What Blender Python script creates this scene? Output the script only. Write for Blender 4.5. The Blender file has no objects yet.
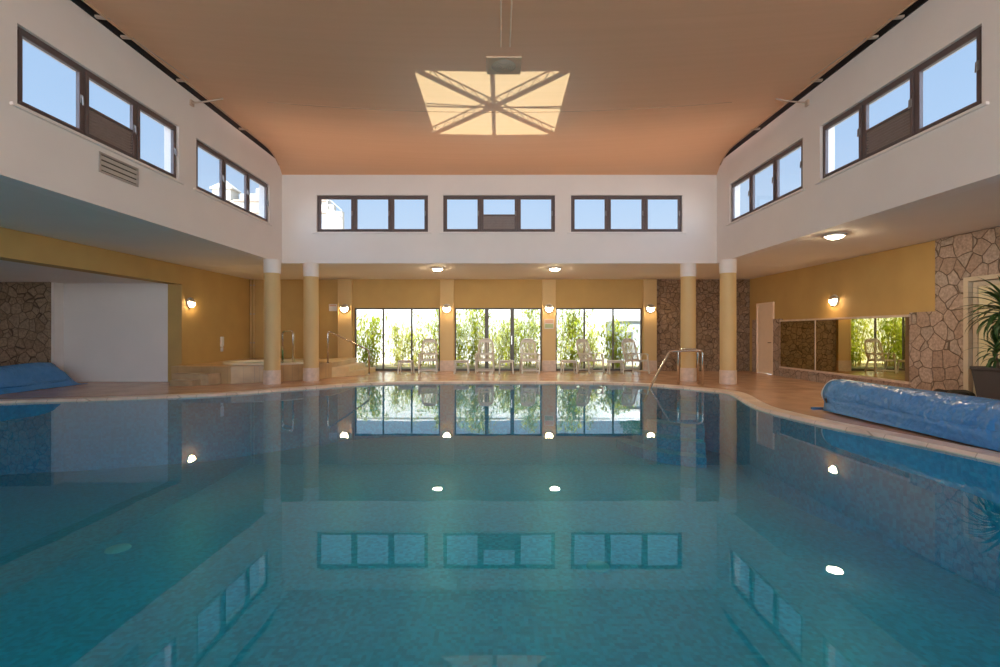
import bpy, bmesh, math, random
from mathutils import Vector, Matrix
from mathutils.geometry import tessellate_polygon

R = math.radians
random.seed(7)
scn = bpy.context.scene
COL = scn.collection

# ------------------------------------------------------------------ materials
MAT = {}

def nodes_of(name):
    m = bpy.data.materials.new(name)
    m.use_nodes = True
    nt = m.node_tree
    for n in list(nt.nodes):
        nt.nodes.remove(n)
    out = nt.nodes.new('ShaderNodeOutputMaterial')
    MAT[name] = m
    return m, nt, out

def N(nt, kind, **kw):
    n = nt.nodes.new(kind)
    for k, v in kw.items():
        if k in n.inputs:
            n.inputs[k].default_value = v
        else:
            setattr(n, k, v)
    return n

def L(nt, a, b):
    nt.links.new(a, b)

def c4(c):
    return (c[0], c[1], c[2], 1.0)

def plain(name, col, rough=0.5, metal=0.0, var=0.08, scale=6.0, bump=0.0, bscale=60.0, spec=0.5, coat=0.0):
    """A painted / plastic / metal surface with a faint uneven tone."""
    m, nt, out = nodes_of(name)
    b = N(nt, 'ShaderNodeBsdfPrincipled', Roughness=rough, Metallic=metal)
    b.inputs['Specular IOR Level'].default_value = spec
    b.inputs['Coat Weight'].default_value = coat
    tc = N(nt, 'ShaderNodeTexCoord')
    nz = N(nt, 'ShaderNodeTexNoise', Scale=scale, Detail=4.0)
    L(nt, tc.outputs['Object'], nz.inputs['Vector'])
    ramp = N(nt, 'ShaderNodeMapRange')
    ramp.inputs['From Min'].default_value = 0.3
    ramp.inputs['From Max'].default_value = 0.7
    ramp.inputs['To Min'].default_value = 1 - var
    ramp.inputs['To Max'].default_value = 1 + var * 0.5
    L(nt, nz.outputs['Fac'], ramp.inputs['Value'])
    mul = N(nt, 'ShaderNodeVectorMath', operation='SCALE')
    mul.inputs[0].default_value = col
    L(nt, ramp.outputs[0], mul.inputs['Scale'])
    L(nt, mul.outputs[0], b.inputs['Base Color'])
    if bump:
        n2 = N(nt, 'ShaderNodeTexNoise', Scale=bscale, Detail=3.0)
        L(nt, tc.outputs['Object'], n2.inputs['Vector'])
        bp = N(nt, 'ShaderNodeBump', Strength=bump, Distance=0.01)
        L(nt, n2.outputs['Fac'], bp.inputs['Height'])
        L(nt, bp.outputs[0], b.inputs['Normal'])
    L(nt, b.outputs[0], out.inputs['Surface'])
    return m

def stone(name, scale, c1, c2, c3, joint, jw=0.03, rough=0.85):
    """Irregular flagstone cladding: cells with dark joints."""
    m, nt, out = nodes_of(name)
    tc = N(nt, 'ShaderNodeTexCoord')
    nz = N(nt, 'ShaderNodeTexNoise', Scale=1.7, Detail=2.0)
    L(nt, tc.outputs['Object'], nz.inputs['Vector'])
    off = N(nt, 'ShaderNodeVectorMath', operation='MULTIPLY_ADD')
    off.inputs[1].default_value = (0.16, 0.16, 0.16)
    L(nt, nz.outputs['Color'], off.inputs[0])
    L(nt, tc.outputs['Object'], off.inputs[2])
    ve = N(nt, 'ShaderNodeTexVoronoi', feature='DISTANCE_TO_EDGE', Scale=scale, Randomness=0.85)
    vc = N(nt, 'ShaderNodeTexVoronoi', feature='F1', Scale=scale, Randomness=0.85)
    L(nt, off.outputs[0], ve.inputs['Vector'])
    L(nt, off.outputs[0], vc.inputs['Vector'])
    sep = N(nt, 'ShaderNodeSeparateColor')
    L(nt, vc.outputs['Color'], sep.inputs[0])
    cr = N(nt, 'ShaderNodeValToRGB')
    cr.color_ramp.elements[0].color = c4(c1)
    cr.color_ramp.elements[1].color = c4(c3)
    e = cr.color_ramp.elements.new(0.5)
    e.color = c4(c2)
    L(nt, sep.outputs[0], cr.inputs[0])
    n2 = N(nt, 'ShaderNodeTexNoise', Scale=22.0, Detail=6.0)
    L(nt, tc.outputs['Object'], n2.inputs['Vector'])
    mr = N(nt, 'ShaderNodeMapRange')
    mr.inputs['From Min'].default_value = 0.25
    mr.inputs['From Max'].default_value = 0.75
    mr.inputs['To Min'].default_value = 0.6
    mr.inputs['To Max'].default_value = 1.25
    L(nt, n2.outputs['Fac'], mr.inputs['Value'])
    sc = N(nt, 'ShaderNodeVectorMath', operation='SCALE')
    L(nt, cr.outputs[0], sc.inputs[0])
    L(nt, mr.outputs[0], sc.inputs['Scale'])
    jm = N(nt, 'ShaderNodeMapRange', interpolation_type='SMOOTHSTEP')
    jm.inputs['From Min'].default_value = jw * 0.5
    jm.inputs['From Max'].default_value = jw * 1.6
    L(nt, ve.outputs['Distance'], jm.inputs['Value'])
    mix = N(nt, 'ShaderNodeMix', data_type='RGBA')
    mix.inputs['A'].default_value = c4(joint)
    L(nt, jm.outputs[0], mix.inputs['Factor'])
    L(nt, sc.outputs[0], mix.inputs['B'])
    hs = N(nt, 'ShaderNodeMath', operation='MULTIPLY_ADD')
    hs.inputs[1].default_value = 0.25
    L(nt, n2.outputs['Fac'], hs.inputs[0])
    L(nt, jm.outputs[0], hs.inputs[2])
    bp = N(nt, 'ShaderNodeBump', Strength=0.9, Distance=0.03)
    L(nt, hs.outputs[0], bp.inputs['Height'])
    b = N(nt, 'ShaderNodeBsdfPrincipled', Roughness=rough)
    b.inputs['Specular IOR Level'].default_value = 0.25
    mixout = [s for s in mix.outputs if s.type == 'RGBA'][0]
    L(nt, mixout, b.inputs['Base Color'])
    L(nt, bp.outputs[0], b.inputs['Normal'])
    L(nt, b.outputs[0], out.inputs['Surface'])
    return m

def tiles(name, c1, c2, grout, size, mortar=0.012, rough=0.25, bump=0.2, spec=0.5, axes='xy'):
    m, nt, out = nodes_of(name)
    tc = N(nt, 'ShaderNodeTexCoord')
    br = N(nt, 'ShaderNodeTexBrick', offset=0.0, squash=1.0)
    br.inputs['Scale'].default_value = 1.0
    br.inputs['Brick Width'].default_value = size
    br.inputs['Row Height'].default_value = size
    br.inputs['Mortar Size'].default_value = mortar * size
    br.inputs['Color1'].default_value = c4(c1)
    br.inputs['Color2'].default_value = c4(c2)
    br.inputs['Mortar'].default_value = c4(grout)
    L(nt, tc.outputs['Object'], br.inputs['Vector'])
    nz = N(nt, 'ShaderNodeTexNoise', Scale=2.0, Detail=5.0)
    L(nt, tc.outputs['Object'], nz.inputs['Vector'])
    mr = N(nt, 'ShaderNodeMapRange')
    mr.inputs['From Min'].default_value = 0.3
    mr.inputs['From Max'].default_value = 0.7
    mr.inputs['To Min'].default_value = 0.82
    mr.inputs['To Max'].default_value = 1.15
    L(nt, nz.outputs['Fac'], mr.inputs['Value'])
    sc = N(nt, 'ShaderNodeVectorMath', operation='SCALE')
    L(nt, br.outputs['Color'], sc.inputs[0])
    L(nt, mr.outputs[0], sc.inputs['Scale'])
    b = N(nt, 'ShaderNodeBsdfPrincipled', Roughness=rough)
    b.inputs['Specular IOR Level'].default_value = spec
    L(nt, sc.outputs[0], b.inputs['Base Color'])
    bp = N(nt, 'ShaderNodeBump', Strength=bump, Distance=0.004, invert=True)
    L(nt, br.outputs['Fac'], bp.inputs['Height'])
    L(nt, bp.outputs[0], b.inputs['Normal'])
    L(nt, b.outputs[0], out.inputs['Surface'])
    return m

def mosaic(name, cols, scale, rough=0.35):
    """Small glass mosaic: random cell tones, blotchy at larger scale."""
    m, nt, out = nodes_of(name)
    tc = N(nt, 'ShaderNodeTexCoord')
    v = N(nt, 'ShaderNodeTexVoronoi', feature='F1', distance='CHEBYCHEV', Scale=scale, Randomness=0.25)
    L(nt, tc.outputs['Object'], v.inputs['Vector'])
    sep = N(nt, 'ShaderNodeSeparateColor')
    L(nt, v.outputs['Color'], sep.inputs[0])
    cr = N(nt, 'ShaderNodeValToRGB')
    cr.color_ramp.elements[0].color = c4(cols[0])
    cr.color_ramp.elements[1].color = c4(cols[2])
    e = cr.color_ramp.elements.new(0.5)
    e.color = c4(cols[1])
    L(nt, sep.outputs[1], cr.inputs[0])
    b = N(nt, 'ShaderNodeBsdfPrincipled', Roughness=rough)
    L(nt, cr.outputs[0], b.inputs['Base Color'])
    L(nt, b.outputs[0], out.inputs['Surface'])
    return m

def schlick(nt, f0, normal=None):
    """view-independent-of-side Fresnel: f0 + (1 - f0)(1 - |cos|)^5"""
    g = N(nt, 'ShaderNodeNewGeometry')
    d = N(nt, 'ShaderNodeVectorMath', operation='DOT_PRODUCT')
    L(nt, g.outputs['Incoming'], d.inputs[0])
    L(nt, normal if normal is not None else g.outputs['Normal'], d.inputs[1])
    ab = N(nt, 'ShaderNodeMath', operation='ABSOLUTE')
    L(nt, d.outputs['Value'], ab.inputs[0])
    inv = N(nt, 'ShaderNodeMath', operation='SUBTRACT', use_clamp=True)
    inv.inputs[0].default_value = 1.0
    L(nt, ab.outputs[0], inv.inputs[1])
    pw = N(nt, 'ShaderNodeMath', operation='POWER')
    L(nt, inv.outputs[0], pw.inputs[0])
    pw.inputs[1].default_value = 5.0
    ma = N(nt, 'ShaderNodeMath', operation='MULTIPLY_ADD', use_clamp=True)
    L(nt, pw.outputs[0], ma.inputs[0])
    ma.inputs[1].default_value = 1.0 - f0
    ma.inputs[2].default_value = f0
    return ma.outputs[0]

def thin_glass(name, tint=(0.97, 0.98, 0.98), f0=0.012, rough=0.0):
    m, nt, out = nodes_of(name)
    tr = N(nt, 'ShaderNodeBsdfTransparent', Color=c4(tint))
    gl = N(nt, 'ShaderNodeBsdfGlossy', Roughness=rough)
    mx = N(nt, 'ShaderNodeMixShader')
    L(nt, schlick(nt, f0), mx.inputs[0])
    L(nt, tr.outputs[0], mx.inputs[1])
    L(nt, gl.outputs[0], mx.inputs[2])
    L(nt, mx.outputs[0], out.inputs['Surface'])
    return m

def emit(name, col, strength):
    m, nt, out = nodes_of(name)
    e = N(nt, 'ShaderNodeEmission', Color=c4(col), Strength=strength)
    L(nt, e.outputs[0], out.inputs['Surface'])
    return m

def leafmat(name, c1, c2, trans=0.4, scale=5.0):
    m, nt, out = nodes_of(name)
    tc = N(nt, 'ShaderNodeTexCoord')
    nz = N(nt, 'ShaderNodeTexNoise', Scale=scale, Detail=3.0)
    L(nt, tc.outputs['Object'], nz.inputs['Vector'])
    cr = N(nt, 'ShaderNodeValToRGB')
    cr.color_ramp.elements[0].position = 0.35
    cr.color_ramp.elements[1].position = 0.65
    cr.color_ramp.elements[0].color = c4(c1)
    cr.color_ramp.elements[1].color = c4(c2)
    L(nt, nz.outputs['Fac'], cr.inputs[0])
    b = N(nt, 'ShaderNodeBsdfPrincipled', Roughness=0.45)
    t = N(nt, 'ShaderNodeBsdfTranslucent')
    mx = N(nt, 'ShaderNodeMixShader')
    mx.inputs[0].default_value = trans
    L(nt, cr.outputs[0], b.inputs['Base Color'])
    L(nt, cr.outputs[0], t.inputs['Color'])
    L(nt, b.outputs[0], mx.inputs[1])
    L(nt, t.outputs[0], mx.inputs[2])
    L(nt, mx.outputs[0], out.inputs['Surface'])
    return m

plaster = plain('white_plaster', (0.82, 0.765, 0.72), 0.85, var=0.03, scale=1.2, bump=0.05, bscale=40)
soffit_m = plain('soffit_plaster', (0.80, 0.74, 0.68), 0.85, var=0.03, scale=1.0)
yellow = plain('ochre_paint', (0.53, 0.345, 0.12), 0.75, var=0.07, scale=1.5, bump=0.08, bscale=50)
yellow_col = plain('column_ochre', (0.66, 0.465, 0.215), 0.65, var=0.04, scale=2.0, bump=0.05, bscale=60)
pale_stone = plain('pale_stone', (0.70, 0.55, 0.44), 0.55, var=0.15, scale=9.0, bump=0.05)
cream_door = plain('cream_paint', (0.90, 0.70, 0.52), 0.5, var=0.03)
beige_frame = plain('beige_frame_paint', (0.62, 0.52, 0.38), 0.5, var=0.03)
bronze = plain('brown_aluminium', (0.125, 0.092, 0.09), 0.42, metal=0.0, var=0.08, scale=15)
handle_m = plain('grey_handle', (0.28, 0.26, 0.25), 0.4, metal=0.3)
grille_back = plain('grille_recess', (0.09, 0.08, 0.07), 0.9)
louvre_m = plain('brown_louvre', (0.27, 0.205, 0.185), 0.45, var=0.08, scale=15)
facade_frame = plain('dark_bronze_frame', (0.10, 0.085, 0.065), 0.4, var=0.06)
steel = plain('polished_steel', (0.66, 0.62, 0.57), 0.18, metal=1.0, var=0.03)
alu = plain('grey_aluminium', (0.45, 0.42, 0.39), 0.4, metal=0.6, var=0.04)
resin = plain('white_resin', (0.62, 0.575, 0.49), 0.45, var=0.05, scale=8)
white_plastic = plain('white_plastic', (0.78, 0.75, 0.70), 0.4, var=0.03)
void_shade = plain('void_shade_black', (0.014, 0.010, 0.009), 0.9, var=0.2)  # near-black colour stands for the shade inside the roof void
tub_tile = tiles('tub_tile', (0.52, 0.34, 0.16), (0.46, 0.30, 0.14), (0.36, 0.24, 0.12), 0.34, rough=0.4)
tub_rim_m = plain('tub_acrylic', (0.80, 0.72, 0.56), 0.25, var=0.03)
step_stone = plain('step_stone', (0.50, 0.35, 0.20), 0.5, var=0.18, scale=5)
step_pale = plain('step_pale_stone', (0.68, 0.51, 0.28), 0.45, var=0.1, scale=5)
deck = tiles('deck_tile', (0.60, 0.375, 0.25), (0.545, 0.335, 0.215), (0.44, 0.30, 0.21), 0.30, rough=0.22, bump=0.12)
coping_m = tiles('coping_stone', (0.78, 0.65, 0.53), (0.72, 0.58, 0.46), (0.5, 0.4, 0.3), 0.5, rough=0.4)
pool_m = mosaic('pool_mosaic', [(0.001, 0.28, 0.46), (0.002, 0.355, 0.56), (0.005, 0.44, 0.66)], 24.0)
stone_r = stone('flagstone_pinkish', 3.7, (0.38, 0.27, 0.205), (0.48, 0.355, 0.28), (0.43, 0.345, 0.285), (0.17, 0.12, 0.085), 0.020)
stone_b = stone('flagstone_brown', 5.6, (0.27, 0.18, 0.11), (0.36, 0.245, 0.16), (0.30, 0.22, 0.155), (0.13, 0.085, 0.055), 0.028)
stone_l = stone('flagstone_dark', 4.0, (0.29, 0.20, 0.13), (0.38, 0.27, 0.18), (0.34, 0.25, 0.175), (0.13, 0.09, 0.06), 0.026)
glass = thin_glass('window_glass')
glass_d = thin_glass('door_glass', (0.93, 0.95, 0.93), 0.010)
rock_m = plain('black_rock', (0.02, 0.02, 0.02), 0.6, var=0.4, scale=10, bump=0.5, bscale=20)
pot_m = plain('charcoal_pot', (0.052, 0.046, 0.048), 0.55, var=0.08)
soil_m = plain('potting_soil', (0.05, 0.032, 0.02), 0.95, var=0.4, scale=40, bump=0.6)
bark = plain('palm_bark', (0.20, 0.14, 0.08), 0.9, var=0.3, scale=30, bump=0.5)
palm_leaf = leafmat('palm_leaf', (0.025, 0.075, 0.018), (0.06, 0.14, 0.03), 0.15)
bamboo_leaf = leafmat('bamboo_leaf', (0.36, 0.44, 0.02), (0.55, 0.58, 0.06), 0.45, 2.5)
bamboo_leaf2 = leafmat('bamboo_leaf_pale', (0.52, 0.55, 0.10), (0.66, 0.66, 0.24), 0.45, 2.5)
bamboo_cane = plain('bamboo_cane', (0.62, 0.50, 0.20), 0.5, var=0.15)
garden_white = plain('garden_white_wall', (0.86, 0.85, 0.82), 0.9, var=0.04)
garden_grey = plain('grey_render', (0.46, 0.50, 0.53), 0.9, var=0.05)
bounce_gravel = plain('bounce_gravel', (0.22, 0.20, 0.18), 0.95, var=0.3, scale=30)  # dark tone for the layer added against sun bounce
paving = plain('garden_paving', (0.42, 0.34, 0.20), 0.9, var=0.15, scale=3)
house_m = plain('cream_render', (0.42, 0.385, 0.33), 0.9, var=0.04)
house_win = plain('house_dark_glass', (0.25, 0.25, 0.27), 0.3)
house_roof = plain('house_tile', (0.36, 0.27, 0.2), 0.8, var=0.15)
pale_sheet = plain('pale_blue_sheet', (0.45, 0.58, 0.70), 0.35)
blue_dark = plain('cover_end_blue', (0.04, 0.13, 0.30), 0.4)
black_strap = plain('black_strap', (0.015, 0.015, 0.018), 0.6)
lamp_glass = emit('lamp_glass_lit', (1.0, 0.70, 0.36), 75.0)
down_glass = emit('ceiling_lamp_lit', (1.0, 0.78, 0.50), 150.0)
chrome_cap = plain('satin_cap', (0.55, 0.5, 0.46), 0.35, metal=0.5)
seam_m = plain('ceiling_seam', (0.62, 0.38, 0.24), 0.8)
tie_m = plain('tie_cord', (0.55, 0.42, 0.33), 0.7)
cable_m = plain('pale_cable', (0.88, 0.68, 0.50), 0.6)
speaker_frame = plain('speaker_plastic', (0.62, 0.46, 0.32), 0.6)
speaker_mesh = plain('speaker_mesh', (0.42, 0.36, 0.28), 0.6)
pool_fit = plain('pool_fitting', (0.22, 0.55, 0.62), 0.4)
sign_m = plain('notice_plate', (0.72, 0.70, 0.66), 0.5)
sign_g = plain('notice_green', (0.42, 0.50, 0.26), 0.5)
sign_p = plain('notice_pink', (0.66, 0.42, 0.30), 0.5)
pale_glass = plain('door_cream_panel', (0.80, 0.72, 0.46), 0.3)

def cover_material():
    m, nt, out = nodes_of('bubble_cover_blue')
    tc = N(nt, 'ShaderNodeTexCoord')
    n1 = N(nt, 'ShaderNodeTexNoise', Scale=6.0, Detail=3.0)
    L(nt, tc.outputs['Object'], n1.inputs['Vector'])
    v = N(nt, 'ShaderNodeTexVoronoi', feature='F1', Scale=15.0)
    L(nt, tc.outputs['Object'], v.inputs['Vector'])
    add = N(nt, 'ShaderNodeMath', operation='MULTIPLY_ADD')
    add.inputs[1].default_value = -0.35
    L(nt, v.outputs['Distance'], add.inputs[0])
    L(nt, n1.outputs['Fac'], add.inputs[2])
    bp = N(nt, 'ShaderNodeBump', Strength=0.8, Distance=0.05)
    L(nt, add.outputs[0], bp.inputs['Height'])
    cr = N(nt, 'ShaderNodeValToRGB')
    cr.color_ramp.elements[0].color = (0.035, 0.22, 0.56, 1)
    cr.color_ramp.elements[1].color = (0.085, 0.33, 0.70, 1)
    L(nt, n1.outputs['Fac'], cr.inputs[0])
    b = N(nt, 'ShaderNodeBsdfPrincipled', Roughness=0.22)
    L(nt, cr.outputs[0], b.inputs['Base Color'])
    L(nt, bp.outputs[0], b.inputs['Normal'])
    L(nt, b.outputs[0], out.inputs['Surface'])
    return m
cover_m = cover_material()

def fabric_material():
    m, nt, out = nodes_of('ceiling_fabric')
    tc = N(nt, 'ShaderNodeTexCoord')
    mp = N(nt, 'ShaderNodeMapping')
    mp.inputs['Scale'].default_value = (0.25, 9.0, 1.0)
    L(nt, tc.outputs['Object'], mp.inputs['Vector'])
    nz = N(nt, 'ShaderNodeTexNoise', Scale=1.0, Detail=4.0)
    L(nt, mp.outputs[0], nz.inputs['Vector'])
    cr = N(nt, 'ShaderNodeValToRGB')
    cr.color_ramp.elements[0].position = 0.3
    cr.color_ramp.elements[1].position = 0.7
    cr.color_ramp.elements[0].color = (0.84, 0.50, 0.31, 1)
    cr.color_ramp.elements[1].color = (0.88, 0.53, 0.335, 1)
    L(nt, nz.outputs['Fac'], cr.inputs[0])
    d = N(nt, 'ShaderNodeBsdfDiffuse')
    L(nt, cr.outputs[0], d.inputs['Color'])
    t = N(nt, 'ShaderNodeBsdfTranslucent', Color=(0.95, 0.72, 0.40, 1))
    mx = N(nt, 'ShaderNodeMixShader')
    mx.inputs[0].default_value = 0.22
    L(nt, d.outputs[0], mx.inputs[1])
    L(nt, t.outputs[0], mx.inputs[2])
    L(nt, mx.outputs[0], out.inputs['Surface'])
    return m
fabric = fabric_material()

def sheet_material():  # translucent sheet added above the fabric for a warm glow
    m, nt, out = nodes_of('ceiling_glow_sheet')
    t = N(nt, 'ShaderNodeBsdfTranslucent', Color=(0.60, 0.43, 0.365, 1))
    L(nt, t.outputs[0], out.inputs['Surface'])
    return m
glow_sheet = sheet_material()

def water_material():
    m, nt, out = nodes_of('pool_water')
    tc = N(nt, 'ShaderNodeTexCoord')
    nz = N(nt, 'ShaderNodeTexNoise', Scale=1.6, Detail=2.0)
    L(nt, tc.outputs['Object'], nz.inputs['Vector'])
    bp = N(nt, 'ShaderNodeBump', Strength=0.035, Distance=0.02)
    L(nt, nz.outputs['Fac'], bp.inputs['Height'])
    tr = N(nt, 'ShaderNodeBsdfTransparent', Color=(0.45, 0.98, 0.99, 1))
    gl = N(nt, 'ShaderNodeBsdfGlossy', Roughness=0.012)
    L(nt, bp.outputs[0], gl.inputs['Normal'])
    mx = N(nt, 'ShaderNodeMixShader')
    L(nt, schlick(nt, 0.048, bp.outputs[0]), mx.inputs[0])
    L(nt, tr.outputs[0], mx.inputs[1])
    L(nt, gl.outputs[0], mx.inputs[2])
    L(nt, mx.outputs[0], out.inputs['Surface'])
    return m
water_m = water_material()

def mirror_material():
    m, nt, out = nodes_of('tinted_mirror')
    b = N(nt, 'ShaderNodeBsdfPrincipled', Roughness=0.015, Metallic=1.0)
    b.inputs['Base Color'].default_value = (0.70, 0.62, 0.34, 1)
    L(nt, b.outputs[0], out.inputs['Surface'])
    return m
mirror_m = mirror_material()

# ------------------------------------------------------------------ mesh helpers
class MB:
    def __init__(self):
        self.v = []
        self.f = []

    def add(self, vs, fs):
        o = len(self.v)
        self.v += [tuple(p) for p in vs]
        self.f += [tuple(i + o for i in f) for f in fs]
        return self

    def box(self, x0, x1, y0, y1, z0, z1):
        vs = [(x0, y0, z0), (x1, y0, z0), (x1, y1, z0), (x0, y1, z0),
              (x0, y0, z1), (x1, y0, z1), (x1, y1, z1), (x0, y1, z1)]
        fs = [(3, 2, 1, 0), (4, 5, 6, 7), (0, 1, 5, 4), (1, 2, 6, 5), (2, 3, 7, 6), (3, 0, 4, 7)]
        return self.add(vs, fs)

    def prism(self, poly, z0, z1):
        """vertical prism from a ccw polygon (convex or concave)"""
        n = len(poly)
        vs = [(x, y, z0) for x, y in poly] + [(x, y, z1) for x, y in poly]
        fs = [(i, (i + 1) % n, n + (i + 1) % n, n + i) for i in range(n)]
        tri = tessellate_polygon([[Vector((x, y, 0)) for x, y in poly]])
        for t in tri:
            a, b, c = t
            ar = (poly[b][0]-poly[a][0])*(poly[c][1]-poly[a][1])-(poly[b][1]-poly[a][1])*(poly[c][0]-poly[a][0])
            if ar < 0:
                a, b, c = c, b, a
            fs.append((n + a, n + b, n + c))
            fs.append((c, b, a))
        return self.add(vs, fs)

    def bar(self, a, b, w, h, up=(0, 0, 1)):
        """rectangular bar from a to b"""
        a, b = Vector(a), Vector(b)
        d = (b - a).normalized()
        u = Vector(up)
        s = d.cross(u)
        if s.length < 1e-4:
            s = d.cross(Vector((1, 0, 0)))
        s.normalize()
        t = s.cross(d).normalized()
        vs = []
        for p in (a, b):
            for sx, sy in ((-1, -1), (1, -1), (1, 1), (-1, 1)):
                vs.append(p + s * sx * w / 2 + t * sy * h / 2)
        fs = [(0, 1, 2, 3), (7, 6, 5, 4), (0, 4, 5, 1), (1, 5, 6, 2), (2, 6, 7, 3), (3, 7, 4, 0)]
        return self.add(vs, fs)

    def tube(self, pts, r, n=10, closed=False, radii=None):
        pts = [Vector(p) for p in pts]
        m = len(pts)
        rings = []
        prev = None
        for i, p in enumerate(pts):
            if closed:
                t = pts[(i + 1) % m] - pts[i - 1]
            else:
                t = (pts[min(i + 1, m - 1)] - pts[max(i - 1, 0)])
            t.normalize()
            if prev is None:
                ref = Vector((0, 0, 1)) if abs(t.z) < 0.9 else Vector((1, 0, 0))
                s = t.cross(ref).normalized()
            else:
                s = (prev - t * prev.dot(t)).normalized()
            prev = s
            q = t.cross(s)
            rr = radii[i] if radii else r
            rings.append([p + (s * math.cos(2 * math.pi * k / n) + q * math.sin(2 * math.pi * k / n)) * rr for k in range(n)])
        vs = [v for ring in rings for v in ring]
        fs = []
        cnt = m if closed else m - 1
        for i in range(cnt):
            j = (i + 1) % m
            for k in range(n):
                k2 = (k + 1) % n
                fs.append((i * n + k, i * n + k2, j * n + k2, j * n + k))
        if not closed:
            fs.append(tuple(range(n - 1, -1, -1)))
            fs.append(tuple((m - 1) * n + k for k in range(n)))
        return self.add(vs, fs)

    def lathe(self, prof, center=(0, 0, 0), n=40, axis='z', a0=0.0, a1=2 * math.pi):
        """revolve (r, h) profile about the axis; full or partial turn"""
        full = abs(a1 - a0 - 2 * math.pi) < 1e-6
        cnt = n if full else n + 1
        vs = []
        cx, cy, cz = center
        for (r, h) in prof:
            for k in range(cnt):
                a = a0 + (a1 - a0) * k / n
                p, q = r * math.cos(a), r * math.sin(a)
                if axis == 'z':
                    vs.append((cx + p, cy + q, cz + h))
                else:          # about -y, the fixture's outward normal
                    vs.append((cx + p, cy - h, cz + q))
        fs = []
        for i in range(len(prof) - 1):
            for k in range(n):
                k2 = (k + 1) % cnt
                fs.append((i * cnt + k, i * cnt + k2, (i + 1) * cnt + k2, (i + 1) * cnt + k))
        return self.add(vs, fs)

    def build(self, name, mat, parent=None, smooth=False, bevel=0.0, recalc=True):
        me = bpy.data.meshes.new(name)
        me.from_pydata(self.v, [], self.f)
        if recalc:
            bm = bmesh.new()
            bm.from_mesh(me)
            bmesh.ops.recalc_face_normals(bm, faces=bm.faces)
            bm.to_mesh(me)
            bm.free()
        if smooth:
            for p in me.polygons:
                p.use_smooth = True
        me.update()
        o = bpy.data.objects.new(name, me)
        o.data.materials.append(mat)
        COL.objects.link(o)
        if parent is not None:
            o.parent = parent
        if bevel:
            md = o.modifiers.new('edge', 'BEVEL')
            md.width = bevel
            md.segments = 2
            md.limit_method = 'ANGLE'
        return o

def tag(o, label, cat, group=None, kind=None):
    o['label'] = label
    o['category'] = cat
    if group:
        o['group'] = group
    if kind:
        o['kind'] = kind
    return o

def struct(o, label, cat):
    return tag(o, label, cat, kind='structure')

def empty(name, loc=(0, 0, 0), rz=0.0):
    o = bpy.data.objects.new(name, None)
    o.location = loc
    o.rotation_euler = (0, 0, rz)
    COL.objects.link(o)
    return o

def copy_tree(o, parent=None):
    c = o.copy()
    COL.objects.link(c)
    c.parent = parent
    for ch in list(o.children):
        copy_tree(ch, c)
    return c

# ------------------------------------------------------------------ measures (metres; water level z = 0)
CAM_H = 1.39
XC = 6.02       # clerestory walls
XO = 8.70       # aisle outer walls
YB = 13.70      # clerestory back wall
YF = 17.25      # glazed facade
ZS = 3.22       # soffit at the outer walls
ZI = 3.29       # soffit at the inner edge
ZT = 6.07       # ceiling edge
DECK = 0.03

# ------------------------------------------------------------------ pool outline
ctrl = [(5.40, 1.3), (5.43, 3.0), (5.41, 4.4), (5.34, 5.28), (5.11, 6.31), (4.80, 7.40), (4.66, 8.40), (4.66, 8.95),
        (4.80, 9.65), (5.05, 10.55), (5.14, 11.1), (5.05, 11.45), (4.78, 11.8), (4.40, 12.25), (3.9, 12.68), (3.0, 13.08),
        (1.5, 13.30), (0.0, 13.36), (-1.5, 13.33), (-3.0, 13.12), (-3.85, 12.75), (-4.45, 12.2), (-5.14, 11.65),
        (-5.79, 11.04), (-6.5, 10.62), (-8.1, 10.06), (-9.6, 9.70), (-10.2, 9.35), (-10.3, 8.6), (-10.3, 5.0), (-10.3, 2.2),
        (-10.1, 1.45), (-9.4, 1.25), (-5.0, 1.2), (0.0, 1.2), (4.6, 1.2), (5.2, 1.22)]

def catmull(pts, sub=6):
    n = len(pts)
    out = []
    for i in range(n):
        p0, p1, p2, p3 = [Vector((*pts[(i + k) % n], 0)) for k in (-1, 0, 1, 2)]
        for s in range(sub):
            t = s / sub
            q = 0.5 * ((2 * p1) + (-p0 + p2) * t + (2 * p0 - 5 * p1 + 4 * p2 - p3) * t * t + (-p0 + 3 * p1 - 3 * p2 + p3) * t ** 3)
            out.append((q.x, q.y))
    return out

outline = catmull(ctrl, 5)

def offset(poly, d):
    n = len(poly)
    out = []
    for i in range(n):
        a = Vector(poly[i - 1]); b = Vector(poly[(i + 1) % n])
        t = (b - a).normalized()
        nrm = Vector((t.y, -t.x))     # outward for ccw
        out.append((poly[i][0] + nrm.x * d, poly[i][1] + nrm.y * d))
    return out

coping_out = offset(outline, 0.30)

def flat_poly(mb, loops, z):
    vs = [Vector((x, y, 0)) for lp in loops for x, y in lp]
    tri = tessellate_polygon([[Vector((x, y, 0)) for x, y in lp] for lp in loops])
    fs = []
    for a, b, c in tri:
        ar = (vs[b].x - vs[a].x) * (vs[c].y - vs[a].y) - (vs[b].y - vs[a].y) * (vs[c].x - vs[a].x)
        fs.append((a, b, c) if ar > 0 else (c, b, a))
    mb.add([(v.x, v.y, z) for v in vs], fs)

mb = MB()
flat_poly(mb, [[(-14, -5.4), (9.1, -5.4), (9.1, YF + 0.3), (-14, YF + 0.3)], coping_out], DECK)
struct(mb.build('floor', deck, recalc=False), 'terracotta and beige tiled deck around the indoor pool', 'floor')

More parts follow.
